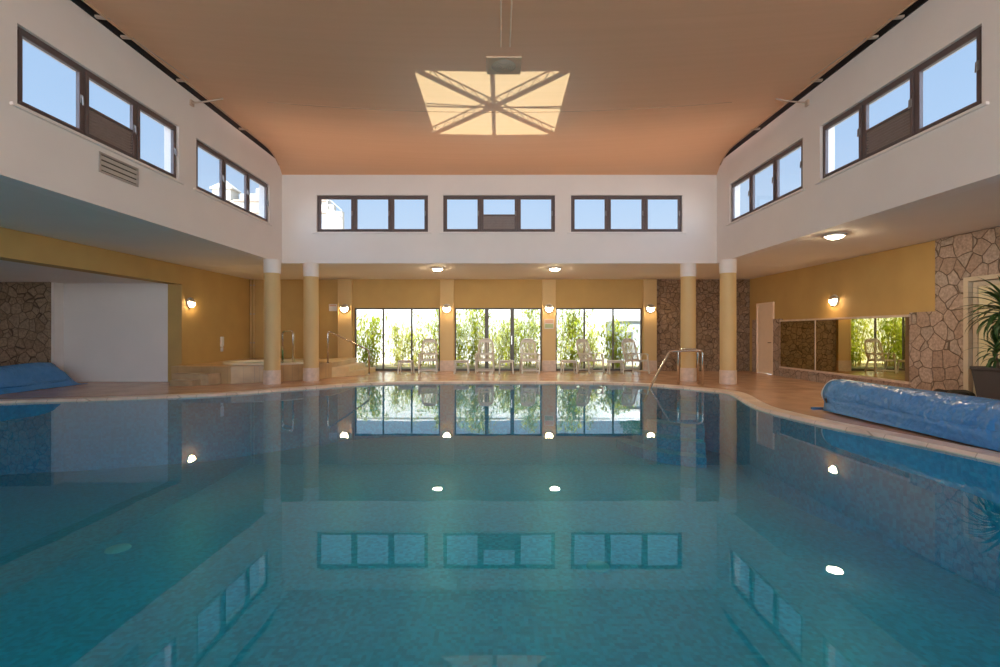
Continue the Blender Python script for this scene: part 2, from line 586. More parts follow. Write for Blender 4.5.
pool = empty('swimming_pool', (0, 8, 0))
tag(pool, 'large free form indoor swimming pool with teal mosaic and still water', 'swimming pool')
def under_pool(o):
    o.parent = pool
    o.matrix_parent_inverse = Matrix.Translation((0, -8, 0))
    return o
PD = -1.4
mb = MB()
n = len(outline)
mb.add([(x, y, 0.02) for x, y in outline] + [(x, y, PD) for x, y in outline],
       [(i, n + i, n + (i + 1) % n, (i + 1) % n) for i in range(n)])
flat_poly(mb, [outline], PD)
under_pool(mb.build('basin', pool_m, recalc=False))
mb = MB()
flat_poly(mb, [outline], 0.0)
under_pool(mb.build('water_surface', water_m, recalc=False))
mb = MB()
inn = offset(outline, -0.02)
a = [(x, y, -0.012) for x, y in inn]
b = [(x, y, 0.045) for x, y in offset(outline, 0.01)]
c = [(x, y, 0.045) for x, y in offset(outline, 0.285)]
d = [(x, y, 0.028) for x, y in offset(outline, 0.302)]
vs = a + b + c + d
fs = []
for i in range(n):
    j = (i + 1) % n
    for k in range(3):
        fs.append((k * n + i, k * n + j, (k + 1) * n + j, (k + 1) * n + i))
mb.add(vs, fs)
o = under_pool(mb.build('coping', coping_m, smooth=False))
o['label'] = 'pale stone coping round the pool edge'
# underwater entry steps in the far right corner
for k, (rad, z) in enumerate(((0.75, -0.22), (1.1, -0.46), (1.45, -0.70), (1.8, -0.94), (2.15, -1.18))):
    mb = MB()
    pts = []
    for q in range(0, 25):
        ang = R(180 + 90 * q / 24 - 20)
        pts.append((4.95 + rad * math.cos(ang), 12.1 + rad * math.sin(ang)))
    poly = [(4.95, 12.1)] + pts
    # keep the steps inside the basin
    poly = [(min(x, 4.62), min(y, 11.85)) for x, y in poly]
    mb.prism(poly, PD + 0.002 * k, z)
    under_pool(mb.build('entry_step', pool_m))
for (x, y) in ((-4.9, 6.36), (1.17, 5.88)):
    mb = MB()
    mb.lathe([(0.001, 0.03), (0.09, 0.03), (0.10, 0.02), (0.13, 0.02), (0.14, 0.0)], (x, y, PD), 24)
    o = under_pool(mb.build('floor_inlet', pool_fit, smooth=True))
    o['label'] = 'pale round floor fitting'

# ------------------------------------------------------------------ walls
def wall_cells(mb, plane, c0, c1, u0, u1, z0, z1, openings):
    """plane 'x': wall spans u along y between x=c0..c1; plane 'y': the other way."""
    us = sorted(set([u0, u1] + [q for o in openings for q in o[:2]]))
    for a, b in zip(us[:-1], us[1:]):
        mid = (a + b) / 2
        zs = [z0]
        for o in sorted([o for o in openings if o[0] < mid < o[1]], key=lambda o: o[2]):
            zs += [o[2], o[3]]
        zs.append(z1)
        for lo, hi in zip(zs[0::2], zs[1::2]):
            if hi - lo < 1e-4:
                continue
            if plane == 'x':
                mb.box(c0, c1, a, b, lo, hi)
            else:
                mb.box(a, b, c0, c1, lo, hi)
    return mb

WZ0, WZ1 = 4.16, 5.18
SZ0, SZ1 = 4.23, 5.25
side_w = [(2.45, 5.58), (6.18, 9.30), (9.83, 12.96)]
back_w = [(-5.06, -1.98), (-1.56, 1.54), (1.98, 5.06)]
ZR = 6.95
def fuse(mb):
    return mb

mb = wall_cells(MB(), 'x', -XC - 0.28, -XC, -5.0, YB + 0.28, ZI, ZR, [(a, b, SZ0, SZ1) for a, b in side_w])
struct(mb.build('wall_left', plaster), 'white upper clerestory wall on the pool hall side nearer the hot tub', 'wall')
mb = wall_cells(MB(), 'x', XC, XC + 0.28, -5.0, YB + 0.28, ZI, ZR, [(a, b, SZ0, SZ1) for a, b in side_w])
struct(mb.build('wall_right', plaster), 'white upper clerestory wall on the mirror side of the pool hall', 'wall')
mb = wall_cells(MB(), 'y', YB, YB + 0.28, -XC, XC, ZI, ZR, [(a, b, WZ0, WZ1) for a, b in back_w])
struct(mb.build('wall_back', plaster), 'white upper clerestory wall above the far columns with three windows', 'wall')

# wall behind the camera; its glazed openings are added to light the hall
fill_op = [(-5.6, -2.0, 0.2, 5.4), (-1.8, 1.8, 0.2, 5.4), (2.0, 5.6, 0.2, 5.4)]
mb = wall_cells(MB(), 'y', -5.35, -5.0, -14.0, 9.1, 0.0, ZR, fill_op)
struct(mb.build('wall_front', plaster), 'white wall behind the viewer with tall glazed openings added for fill light', 'wall')

# soffits: falling slightly from the hall towards the outer walls
def slope_x(mb, xi, xo, y0, y1, zf=ZI):
    mb.add([(xi, y0, ZI), (xo, y0, ZS), (xo, y1, ZS), (xi, y1, zf), (xi, y0, ZI + 0.3), (xo, y0, ZI + 0.3), (xo, y1, ZI + 0.3), (xi, y1, ZI + 0.3)],
           [(3, 2, 1, 0), (4, 5, 6, 7), (0, 1, 5, 4), (1, 2, 6, 5), (2, 3, 7, 6), (3, 0, 4, 7)])
mb = MB()
slope_x(mb, -XC - 0.28, -9.08, -5.0, YB + 0.28)
slope_x(mb, -XC, -9.08, YB + 0.28, YF + 0.3, ZS)
mb.box(-14.0, -9.08, -5.0, YF + 0.3, 2.95, ZI + 0.3)
struct(mb.build('ceiling_left', soffit_m), 'low plaster soffit over the aisle beside the hot tub', 'ceiling')
mb = MB()
slope_x(mb, XC + 0.28, 9.1, -5.0, YB + 0.28)
slope_x(mb, XC, 9.1, YB + 0.28, YF + 0.3, ZS)
struct(mb.build('ceiling_right', soffit_m), 'low plaster soffit over the aisle beside the long mirror', 'ceiling')
mb = MB()
mb.add([(-XC, YB + 0.28, ZI), (XC, YB + 0.28, ZI), (XC, YF + 0.3, ZS), (-XC, YF + 0.3, ZS), (-XC, YB + 0.28, ZI + 0.3), (XC, YB + 0.28, ZI + 0.3), (XC, YF + 0.3, ZI + 0.3), (-XC, YF + 0.3, ZI + 0.3)],
       [(3, 2, 1, 0), (4, 5, 6, 7), (0, 1, 5, 4), (1, 2, 6, 5), (2, 3, 7, 6), (3, 0, 4, 7)])
struct(mb.build('ceiling_back', soffit_m), 'low plaster soffit in front of the garden windows', 'ceiling')

mb = MB()  # dark layer added so the low roofs bounce less sun to the windows
mb.box(-14.2, -XC - 0.28, -5.35, YF + 0.6, ZI + 0.3, ZI + 0.36)
mb.box(XC + 0.28, 9.3, -5.35, YF + 0.6, ZI + 0.3, ZI + 0.36)
mb.box(-XC - 0.28, XC + 0.28, YB + 0.28, YF + 0.6, ZI + 0.3, ZI + 0.36)
struct(mb.build('roof_bounce_layer', bounce_gravel), 'dark gravel layer added over the low aisles to cut bounced sun', 'roof')

# outer left wall with alcove
YJ = 13.55
mb = MB()
mb.box(-9.08, -XO, YJ, YF, DECK, ZS)
mb.box(-9.08, -XO, -5.0, YJ, 2.70, ZS)
struct(mb.build('wall_left_ochre', yellow), 'ochre wall and beam above the alcove beside the hot tub', 'wall')
mb = MB()
mb.box(-14.0, -9.08, -5.0, YJ + 0.35, 2.72, ZS)
struct(mb.build('ceiling_alcove', soffit_m), 'pale lowered ceiling of the alcove', 'ceiling')
mb = MB()
mb.box(-12.0, -9.08, YJ, YJ + 0.35, DECK, 2.72)
mb.box(-12.0, -11.93, 13.25, YJ, DECK, 2.72)
struct(mb.build('wall_alcove', plaster), 'plain white rear wall of the alcove', 'wall')
mb = MB()
mb.box(-14.0, -12.0, 13.2, 13.6, DECK, 2.72)
struct(mb.build('wall_alcove_stone', stone_l), 'dark flagstone wall in the alcove behind a blue pool cover', 'stone wall')
mb = MB()
mb.box(-14.35, -14.0, -5.0, YJ, 0.0, ZS)
struct(mb.build('wall_alcove_side', plaster), 'white side wall of the alcove', 'wall')

# outer right wall
MIR = (10.45, 15.2, 0.34, 1.71)
DOOR = (15.68, 16.66, DECK, 2.32)
D2 = (7.1, 9.21, DECK, 2.40)
mb = wall_cells(MB(), 'x', XO, XO + 0.3, 9.83, YF, DECK, ZS, [(DOOR[0], DOOR[1], DECK, 2.32)])
struct(mb.build('wall_right_ochre', yellow), 'ochre wall above the long mirror', 'wall')
mb = MB()
wall_cells(mb, 'x', XO - 0.05, XO, 9.83, 16.95, DECK, 1.80, [(MIR[0], MIR[1], MIR[2], 1.80), (DOOR[0] - 0.02, DOOR[1] + 0.02, DECK, 1.80)])
wall_cells(mb, 'x', XO - 0.05, XO + 0.3, -5.0, 9.83, DECK, ZS, [D2])
struct(mb.build('wall_right_stone', stone_r), 'pinkish flagstone cladding around the mirror and palm doorway', 'stone wall')

# facade
bays = [(-5.06, -2.08), (-1.56, 1.47), (1.96, 4.98)]
ZG0, ZG1 = DECK, 2.23
mb = wall_cells(MB(), 'y', YF, YF + 0.3, -9.08, 5.46, DECK, ZS + 0.04, [(a, b, ZG0, ZG1) for a, b in bays])
struct(mb.build('wall_facade', yellow), 'ochre far wall with three glazed bays onto the garden', 'wall')
mb = MB()
mb.box(5.46, 9.0, YF - 0.04, YF + 0.3, DECK, ZS + 0.04)
struct(mb.build('wall_facade_stone', stone_b), 'brown flagstone wall panel between the garden windows and the cream door', 'stone wall')
for i, (xc, w, lab) in enumerate(((-5.36, 0.46, 'ochre pilaster beside the hot tub handrail'),
                                  (-1.82, 0.44, 'ochre pilaster between the first and middle garden bays'),
                                  (1.715, 0.44, 'ochre pilaster carrying a small notice'),
                                  (5.22, 0.42, 'ochre pilaster beside the brown stone panel'))):
    mb = MB()
    mb.box(xc - w / 2, xc + w / 2, YF - 0.11, YF, 0.40, ZS)
    mb.box(xc - w / 2 - 0.012, xc - w / 2 + 0.02, YF - 0.125, YF, 0.40, ZS)
    mb.box(xc + w / 2 - 0.02, xc + w / 2 + 0.012, YF - 0.125, YF, 0.40, ZS)
    o = struct(mb.build('trim_%d' % (i + 1), yellow_col), lab, 'pilaster')
    mb = MB()
    mb.box(xc - w / 2 - 0.02, xc + w / 2 + 0.02, YF - 0.135, YF, DECK, 0.40)
    p = mb.build('plinth', pale_stone, o, bevel=0.008)
    p['label'] = 'pale stone plinth'

# ------------------------------------------------------------------ columns
def make_column():
    root = empty('column')
    MB().lathe([(0.0, 0.39), (0.20, 0.39), (0.203, 1.5), (0.20, 2.93), (0.0, 2.93)], n=48).build('shaft', yellow_col, root, smooth=True)
    p = MB().lathe([(0.0, DECK), (0.212, DECK), (0.216, 0.05), (0.213, 0.37), (0.205, 0.392), (0.0, 0.392)], n=48).build('base', pale_stone, root, smooth=True)
    p['label'] = 'pale stone base'
    p = MB().lathe([(0.0, 2.93), (0.208, 2.93), (0.212, 2.95), (0.212, ZI), (0.0, ZI)], n=48).build('collar', plaster, root, smooth=True)
    p['label'] = 'white collar'
    for ob in root.children:
        md = ob.modifiers.new('split', 'EDGE_SPLIT')
        md.split_angle = R(40)
    return root

cols = [(-5.98, 13.02, 'ochre round column in front of the hot tub, nearer its wall'),
        (-5.27, 13.85, 'ochre round column in front of the hot tub, nearer the stair handrail'),
        (5.28, 13.85, 'ochre round column directly behind the steel pool handrail'),
        (6.01, 13.02, 'ochre round column between the pool handrail and the cream door')]
col0 = make_column()
for i, (x, y, lab) in enumerate(cols):
    o = col0 if i == 0 else copy_tree(col0)
    o.location = (x, y, 0)
    tag(o, lab, 'column', 'round columns at the far end of the pool', 'thing')

# ------------------------------------------------------------------ clerestory windows
WIN_N = [0]
def clerestory(loc, rz, w, vented, label):
    WIN_N[0] += 1
    h = 1.02
    root = empty('window_%d' % WIN_N[0], loc, rz)
    struct(root, label, 'window')
    y0, y1 = 0.05, 0.11
    fr = 0.05
    mb = MB()
    mb.box(-w / 2, w / 2, y0, y1, h - fr, h)
    mb.box(-w / 2, w / 2, y0, y1, 0, fr)
    third = w / 3
    xs = [-w / 2, -w / 2 + third, w / 2 - third, w / 2]
    mb.box(-w / 2, -w / 2 + fr, y0, y1, fr, h - fr)
    mb.box(w / 2 - fr, w / 2, y0, y1, fr, h - fr)
    for x in xs[1:3]:
        mb.box(x - 0.03, x + 0.03, y0, y1, fr, h - fr)
    mb.build('frame', bronze, root, bevel=0.006)
    for k in range(3):
        xa = xs[k] + (fr if k == 0 else 0.03)
        xb = xs[k + 1] - (fr if k == 2 else 0.03)
        s = 0.055
        mb = MB()
        za, zb = fr, h - fr
        mb.box(xa, xb, y0 - 0.018, y1 - 0.02, zb - s, zb)
        mb.box(xa, xb, y0 - 0.018, y1 - 0.02, za, za + s * 0.7)
        mb.box(xa, xa + s, y0 - 0.018, y1 - 0.02, za + s * 0.7, zb - s)
        mb.box(xb - s, xb, y0 - 0.018, y1 - 0.02, za + s * 0.7, zb - s)
        vent = vented and k == 1
        zm = za + (zb - za) * 0.46
        if vent:
            mb.box(xa + s, xb - s, y0 - 0.018, y1 - 0.02, zm - 0.02, zm + 0.02)
        sash = mb.build('sash', bronze, root, bevel=0.005)
        g = MB().box(xa + s, xb - s, y0 + 0.012, y0 + 0.016, (zm + 0.02) if vent else za + s * 0.7, zb - s)
        g.build('pane', glass, sash)
        if vent:
            mb = MB()
            zz = za + s * 0.7 + 0.028
            while zz < zm - 0.03:
                mb.bar((xa + s, y0 + 0.005, zz), (xb - s, y0 + 0.005, zz), 0.018, 0.028, up=(0, -0.25, 0.97))
                zz += 0.045
            mb.box(xa + s, xb - s, y0 + 0.03, y0 + 0.034, za + s * 0.7, zm - 0.02)
            p = mb.build('louvre', louvre_m, root)
            p['label'] = 'brown louvred vent'
        # handle
        mb = MB()
        hx = xb - s / 2 if k < 2 else xb - s / 2
        mb.box(hx - 0.016, hx + 0.016, y0 - 0.03, y0 - 0.018, h * 0.46, h * 0.58)
        mb.bar((hx, y0 - 0.045, h * 0.55), (hx, y0 - 0.05, h * 0.43), 0.018, 0.014, up=(0, 1, 0))
        mb.box(hx - 0.01, hx + 0.01, y0 - 0.05, y0 - 0.03, h * 0.535, h * 0.56)
        mb.build('handle', handle_m, sash)
    mb = MB()
    mb.box(-w / 2 - 0.10, w / 2 + 0.10, -0.045, 0.0, -0.045, -0.004)
    p = mb.build('sill', plaster, root, bevel=0.006)
    return root

place = ['nearest the camera', 'with a vented middle sash', 'nearest the far corner']
for k, (a, b) in enumerate(back_w):
    clerestory(((a + b) / 2, YB, WZ0), 0, b - a, k == 1,
               ['brown three pane window in the far upper wall showing a white building',
                'brown window in the middle of the far upper wall with a louvred vent',
                'brown three pane window in the far upper wall on the mirror side'][k])
for k, (a, b) in enumerate(side_w):
    clerestory((-XC, (a + b) / 2, SZ0), R(90), b - a, k == 1,
               ['brown upper window beside the viewer on the hot tub side',
                'brown upper window above the wall air grille with a louvred vent',
                'brown upper window with a cream turreted building behind its panes'][k])
for k, (a, b) in enumerate(side_w):
    clerestory((XC, (a + b) / 2, SZ0), R(-90), b - a, k == 1,
               ['brown upper window beside the viewer on the mirror side',
                'brown upper window with a louvred vent on the mirror side wall',
                'brown three pane upper window on the mirror side nearest the far corner'][k])

# unseen windows added behind the camera to brighten the hall
for k, (a, b, z0, z1) in enumerate(fill_op):
    WIN_N[0] += 1
    root = empty('window_%d' % WIN_N[0], ((a + b) / 2, -5.0, 0))
    struct(root, 'tall brown framed glazing added behind the viewer for light, bay %s' % ('one', 'two', 'three')[k], 'window')
    w = b - a
    mb = MB()
    for x in (-w / 2 + 0.03, -w / 6, w / 6, w / 2 - 0.03):
        mb.box(x - 0.03, x + 0.03, -0.2, -0.14, z0, z1)
    for z in (z0 + 0.03, 2.6, z1 - 0.03):
        mb.box(-w / 2, w / 2, -0.2, -0.14, z - 0.03, z + 0.03)
    mb.build('frame', bronze, root)
    MB().box(-w / 2, w / 2, -0.18, -0.176, z0, z1).build('pane', glass, root)

# ------------------------------------------------------------------ facade glazing
for k, (a, b) in enumerate(bays):
    w = b - a
    mid_door = k == 1
    if mid_door:
        root = empty('door_1', ((a + b) / 2, YF, 0))
        struct(root, 'glazed garden door with wide bronze stiles in the middle bay', 'glass door')
    else:
        WIN_N[0] += 1
        root = empty('window_%d' % WIN_N[0], ((a + b) / 2, YF, 0))
        struct(root, ['full height three pane garden window nearest the hot tub',
                      '', 'full height three pane garden window nearest the stone panel'][k], 'window')
    mb = MB()
    y0, y1 = 0.06, 0.12
    mb.box(-w / 2, w / 2, y0, y1, ZG1 - 0.05, ZG1)
    mb.box(-w / 2, w / 2, y0 - 0.01, y1 + 0.01, ZG0, ZG0 + 0.075)
    mb.box(-w / 2, -w / 2 + 0.045, y0, y1, ZG0 + 0.075, ZG1 - 0.05)
    mb.box(w / 2 - 0.045, w / 2, y0, y1, ZG0 + 0.075, ZG1 - 0.05)
    if mid_door:
        for x in (-0.40, 0.49):
            mb.box(x - 0.065, x + 0.065, y0 - 0.015, y1, ZG0 + 0.075, ZG1 - 0.05)
        xs = [-w / 2 + 0.045, -0.40, 0.49, w / 2 - 0.045]
    else:
        xs = [-w / 2 + 0.045, -w / 6 + 0.0, w / 6, w / 2 - 0.045]
        for x in xs[1:3]:
            mb.box(x - 0.028, x + 0.028, y0, y1, ZG0 + 0.075, ZG1 - 0.05)
    mb.build('frame', facade_frame, root, bevel=0.004)
    for q in range(3):
        MB().box(xs[q] + 0.02, xs[q + 1] - 0.02, y0 + 0.028, y0 + 0.033, ZG0 + 0.07, ZG1 - 0.045).build('pane', glass_d, root)
    if mid_door:
        mb = MB()
        mb.bar((0.47, y0 - 0.05, 0.95), (0.47, y0 - 0.05, 1.25), 0.02, 0.02)
        mb.box(0.46, 0.48, y0 - 0.05, y0 - 0.015, 0.97, 0.99)
        mb.box(0.46, 0.48, y0 - 0.05, y0 - 0.015, 1.21, 1.23)
        mb.build('handle', steel, root)

# ------------------------------------------------------------------ ceiling fabric, roof, skylight
def ceil_z(x, y):
    t = max(0.0, min(1.0, (y - 12.45) / (YB - 12.45)))
    e = ZT - (ZT - 5.74) * t * t
    sag = 0.33 * (1 - t ** 1.5)
    u = x / 5.87
    return e - sag * max(0.0, 1 - u * u)
def ceil_hw(y):
    t = max(0.0, min(1.0, (y - 12.2) / (YB - 12.2)))
    return 5.86 + 0.155 * t ** 2
mb = MB()
nx, ny = 40, 70
for j in range(ny + 1):
    y = -4.95 + (YB + 4.95) * j / ny
    hw = ceil_hw(y)
    for i in range(nx + 1):
        x = -hw + 2 * hw * i / nx
        mb.v.append((x, y, ceil_z(x * 5.87 / hw, y)))
for j in range(ny):
    for i in range(nx):
        p = j * (nx + 1) + i
        mb.f.append((p, p + nx + 1, p + nx + 2, p + 1))
ceil = mb.build('ceiling', fabric, smooth=True, recalc=False)
struct(ceil, 'sagging salmon beige fabric ceiling lit through by a skylight', 'ceiling')
# hem, seams and cords of the fabric
for s in (-1, 1):
    mb = MB()
    mb.tube([(s * ceil_hw(y), y, ceil_z(5.87, y) - 0.005) for y in [(-4.9 + 0.25 * q) for q in range(74)] if y < YB], 0.018, 6)
    mb.build('hem', seam_m, ceil, smooth=True)
for ys in (9.8,):
    mb = MB()
    mb.tube([(x, ys, ceil_z(x, ys) - 0.003) for x in [(-4.6 + 0.2 * q) for q in range(47)]], 0.006, 5)
    mb.build('seam', seam_m, ceil, smooth=True)
for s in (-1, 1):
    yt = 9.66
    mb = MB()
    mb.tube([(s * 6.01, yt, 5.86), (s * 5.7, yt + 0.02, 5.90), (s * 5.42, yt + 0.05, 5.965)], 0.016, 6)
    mb.build('tie_rod', tie_m, ceil, smooth=True)
    MB().box(min(s * 5.985, s * 6.02), max(s * 5.985, s * 6.02), yt - 0.05, yt + 0.05, 5.80, 5.91).build('rod_plate', tie_m, ceil)
    for yb in (7.35, 7.85, 9.2, 11.4):
        MB().bar((s * 6.0, yb, 6.07), (s * 5.80, yb + 0.06, ceil_z(5.80, yb) + 0.02), 0.06, 0.03).build('bracket', tie_m, ceil)
    mb = MB()
    mb.tube([(s * (5.84 - 0.12 * q / 6), 7.9 + 1.2 * q / 6, ceil_z(5.80, 8) - 0.006) for q in range(7)], 0.008, 5)
    mb.build('loose_cord', tie_m, ceil)
# thin cables lying along the fabric towards the speaker
mb = MB()
for xo in (0.02, 0.16):
    mb.tube([(xo, y, ceil_z(xo, y) - 0.004) for y in [2.5 + 0.36 * q for q in range(15)]], 0.010, 6)
mb.build('cable', cable_m, ceil)

# black band painting gap shade above the fabric edge + roof with a skylight opening
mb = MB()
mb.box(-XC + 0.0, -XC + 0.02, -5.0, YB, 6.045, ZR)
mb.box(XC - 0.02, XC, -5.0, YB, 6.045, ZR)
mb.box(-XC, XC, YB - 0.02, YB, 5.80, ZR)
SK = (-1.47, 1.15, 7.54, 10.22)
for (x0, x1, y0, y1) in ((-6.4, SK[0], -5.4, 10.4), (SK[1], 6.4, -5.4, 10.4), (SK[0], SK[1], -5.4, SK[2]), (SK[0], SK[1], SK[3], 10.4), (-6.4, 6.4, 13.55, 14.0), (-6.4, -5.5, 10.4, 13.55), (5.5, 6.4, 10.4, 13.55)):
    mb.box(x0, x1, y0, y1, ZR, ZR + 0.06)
roof = struct(mb.build('roof', void_shade), 'roof void coloured near black as shade in the gap beside the fabric ceiling', 'roof')
mb = MB()
mb.box(-5.5, 5.5, 10.4, 13.55, ZR + 0.01, ZR + 0.02)  # unseen sheet, put in to glow orange through the far fabric
p = mb.build('glow_sheet', glow_sheet, roof)
p['label'] = 'added unseen terracotta tinted sheet that warms the far ceiling'
mb = MB()
cx, cy = (SK[0] + SK[1]) / 2, (SK[2] + SK[3]) / 2
zt = ZR - 0.02
zl = ZR - 0.58
for (ex, ey) in ((SK[0], SK[2]), (SK[1], SK[2]), (SK[0], SK[3]), (SK[1], SK[3])):
    mb.bar((ex, ey, zt), (cx, cy, zt), 0.125, 0.06)
    mb.bar((ex, ey, zl), (cx, cy, zl), 0.034, 0.03)
    for q in range(6):
        f0, f1 = q / 6, (q + 0.5) / 6
        p = (ex + (cx - ex) * f0, ey + (cy - ey) * f0, zt)
        r_ = (ex + (cx - ex) * f1, ey + (cy - ey) * f1, zl)
        p2 = (ex + (cx - ex) * (f1 + 0.5 / 6), ey + (cy - ey) * (f1 + 0.5 / 6), zt)
        mb.bar(p, r_, 0.017, 0.016)
        mb.bar(r_, p2, 0.017, 0.016)
mb.bar((cx, SK[2], zt), (cx, SK[3], zt), 0.08, 0.05)
mb.bar((SK[0], cy + 0.02, zt), (SK[1], cy + 0.02, zt), 0.05, 0.03)
mb.bar((SK[0], cy - 0.1, zt), (SK[1], cy + 0.1, zt), 0.035, 0.02)
mb.build('skylight_truss', bronze, roof)

# square ceiling speaker
spk = empty('ceiling_speaker', (0.07, 8.04, 0))
tag(spk, 'square beige speaker panel with round grille on the fabric ceiling', 'speaker')
z = ceil_z(0, 8.04) - 0.008
mb = MB()
mb.box(-0.28, 0.28, -0.26, 0.26, z - 0.028, z)
mb.build('housing', speaker_frame, spk, bevel=0.012)
mb = MB().lathe([(0.0, -0.035), (0.08, -0.033), (0.15, -0.02), (0.19, -0.006), (0.20, 0.0)], (0, 0, z - 0.03), 32)
p = mb.build('grille', speaker_mesh, spk, smooth=True)
mb = MB()
for q in range(1, 6):
    r_ = 0.19 * q / 6
    mb.tube([(r_ * math.cos(t * math.pi / 12), r_ * math.sin(t * math.pi / 12), z - 0.032 - 0.034 * (1 - (r_ / 0.2) ** 2)) for t in range(24)], 0.004, 5, closed=True)
mb.build('grille_ring', speaker_frame, p)

# ------------------------------------------------------------------ wall lamps and ceiling lamps
def make_sconce():
    root = empty('wall_lamp')
    MB().lathe([(0.0, 0.0), (0.15, 0.0), (0.155, 0.012), (0.15, 0.03), (0.13, 0.034), (0.0, 0.034)], n=40, axis='y').build('back_plate', white_plastic, root, smooth=True)
    prof = [(0.125, 0.03), (0.122, 0.055), (0.105, 0.085), (0.075, 0.105), (0.04, 0.114), (0.001, 0.117)]
    MB().lathe(prof, n=32, axis='y').build('glass_dome', lamp_glass, root, smooth=True, recalc=False)
    prof2 = [(0.135, 0.03), (0.132, 0.058), (0.114, 0.09), (0.083, 0.112), (0.045, 0.123), (0.001, 0.127)]
    p = MB().lathe(prof2, n=24, axis='y', a0=R(15), a1=R(165)).build('hood', chrome_cap, root, smooth=True, recalc=False)
    p['label'] = 'grey half hood'
    md = p.modifiers.new('thick', 'SOLIDIFY')
    md.thickness = 0.006
    return root

sc0 = make_sconce()
ZL = 2.21
sconces = [(-5.36, YF - 0.128, 0, 'round lit wall lamp on the pilaster by the hot tub handrail'),
           (-1.82, YF - 0.128, 0, 'round lit wall lamp between the first and middle garden bays'),
           (1.715, YF - 0.128, 0, 'round lit wall lamp above the small notice'),
           (5.22, YF - 0.128, 0, 'round lit wall lamp beside the brown stone panel'),
           (-XO, 13.91, 90, 'round lit wall lamp on the ochre wall above the hot tub steps'),
           (XO, 12.84, -90, 'round lit wall lamp above the long mirror')]
for i, (x, y, a, lab) in enumerate(sconces):
    o = sc0 if i == 0 else copy_tree(sc0)
    o.location = (x, y, ZL)
    o.rotation_euler = (0, 0, R(a))
    tag(o, lab, 'wall lamp', 'round bulkhead wall lamps')

def make_downlight():
    root = empty('ceiling_lamp')
    MB().lathe([(0.0, 0.0), (0.20, 0.0), (0.205, -0.02), (0.19, -0.035), (0.135, -0.04), (0.135, -0.02), (0.0, -0.02)], n=40).build('ring', white_plastic, root, smooth=True)
    MB().lathe([(0.135, -0.03), (0.125, -0.06), (0.08, -0.078), (0.001, -0.084)], n=40).build('diffuser', down_glass, root, smooth=True)
    return root
dl0 = make_downlight()
for i, (x, y, lab) in enumerate(((-1.83, 14.6, 'round lit ceiling lamp on the far soffit nearer the hot tub'),
                                 (1.63, 14.6, 'round lit ceiling lamp on the far soffit nearer the stone panel'),
                                 (6.5, 9.6, 'round lit ceiling lamp on the aisle soffit before the long mirror'))):
    o = dl0 if i == 0 else copy_tree(dl0)
    o.location = (x, y, ZI - 0.012)
    tag(o, lab, 'ceiling lamp', 'round soffit ceiling lamps')

# ------------------------------------------------------------------ hot tub
tub = empty('hot_tub', (-6.9, 14.5, 0))
tag(tub, 'raised tiled hot tub with pale rim behind two ochre columns', 'hot tub')
def at_tub(o):
    o.parent = tub
    o.matrix_parent_inverse = Matrix.Translation((6.9, -14.5, 0))
    return o
plat = [(-8.69, 13.1), (-7.6, 12.98), (-7.05, 13.0), (-6.55, 13.28), (-6.1, 13.45), (-5.65, 13.75), (-5.62, 14.25), (-5.2, 14.3), (-5.0, 14.75), (-4.95, 15.2), (-4.95, 17.1), (-8.69, 17.1)]
plat = [(-8.69, 13.1), (-7.6, 12.98), (-7.05, 13.0), (-6.45, 13.32), (-6.0, 13.52), (-5.62, 14.0), (-5.2, 14.35), (-5.0, 14.75), (-4.95, 15.2), (-4.95, 17.1), (-8.69, 17.1)]
ell = lambda rx, ry, k=48: [(-6.75 + rx * math.cos(2 * math.pi * q / k), 14.55 + ry * math.sin(2 * math.pi * q / k)) for q in range(k)]
mb = MB()
m_ = len(plat)
mb.add([(x, y, DECK) for x, y in plat] + [(x, y, 0.48) for x, y in plat],
       [(i, (i + 1) % m_, m_ + (i + 1) % m_, m_ + i) for i in range(m_)])
flat_poly(mb, [plat, ell(1.1, 0.86)], 0.48)
at_tub(mb.build('surround', tub_tile, recalc=False))
mb = MB()
K = 48
rings = [(1.26, 1.0, 0.478), (1.27, 1.01, 0.515), (1.24, 0.98, 0.535), (1.12, 0.88, 0.535), (1.08, 0.84, 0.50), (0.98, 0.74, -0.3), (0.4, 0.3, -0.4)]
for rx, ry, z in rings:
    mb.v += [(x, y, z) for x, y in ell(rx, ry)]
for i in range(len(rings) - 1):
    for k in range(K):
        mb.f.append((i * K + k, i * K + (k + 1) % K, (i + 1) * K + (k + 1) % K, (i + 1) * K + k))
mb.f.append(tuple(6 * K + k for k in range(K)))
p = at_tub(mb.build('rim', tub_rim_m, smooth=True))
p['label'] = 'cream shell and rim'
mb = MB()
flat_poly(mb, [ell(1.09, 0.85)], 0.47)
at_tub(mb.build('water', water_m, recalc=False))
for (poly, z) in (([(-8.30, 12.45), (-7.70, 12.42), (-7.6, 12.98), (-8.30, 13.05)], 0.17),
                  ([(-8.42, 12.72), (-7.45, 12.66), (-7.3, 12.97), (-7.6, 12.98), (-8.42, 13.1)], 0.32)):
    at_tub(MB().prism(poly, DECK, z).build('step', step_stone, bevel=0.01))
for (poly, z) in (([(-5.0, 14.75), (-4.63, 15.2), (-4.63, 17.1), (-4.95, 17.1), (-4.95, 15.2)], 0.34),
                  ([(-4.63, 15.2), (-4.28, 15.75), (-4.28, 17.1), (-4.63, 17.1)], 0.18)):
    at_tub(MB().prism(poly, DECK, z).build('step', step_pale, bevel=0.01))
at_tub(MB().prism([(-6.0, 14.95), (-5.0, 14.72), (-4.94, 15.2), (-4.94, 17.1), (-5.5, 17.1)], 0.48, 0.505).build('landing', step_pale, bevel=0.006))

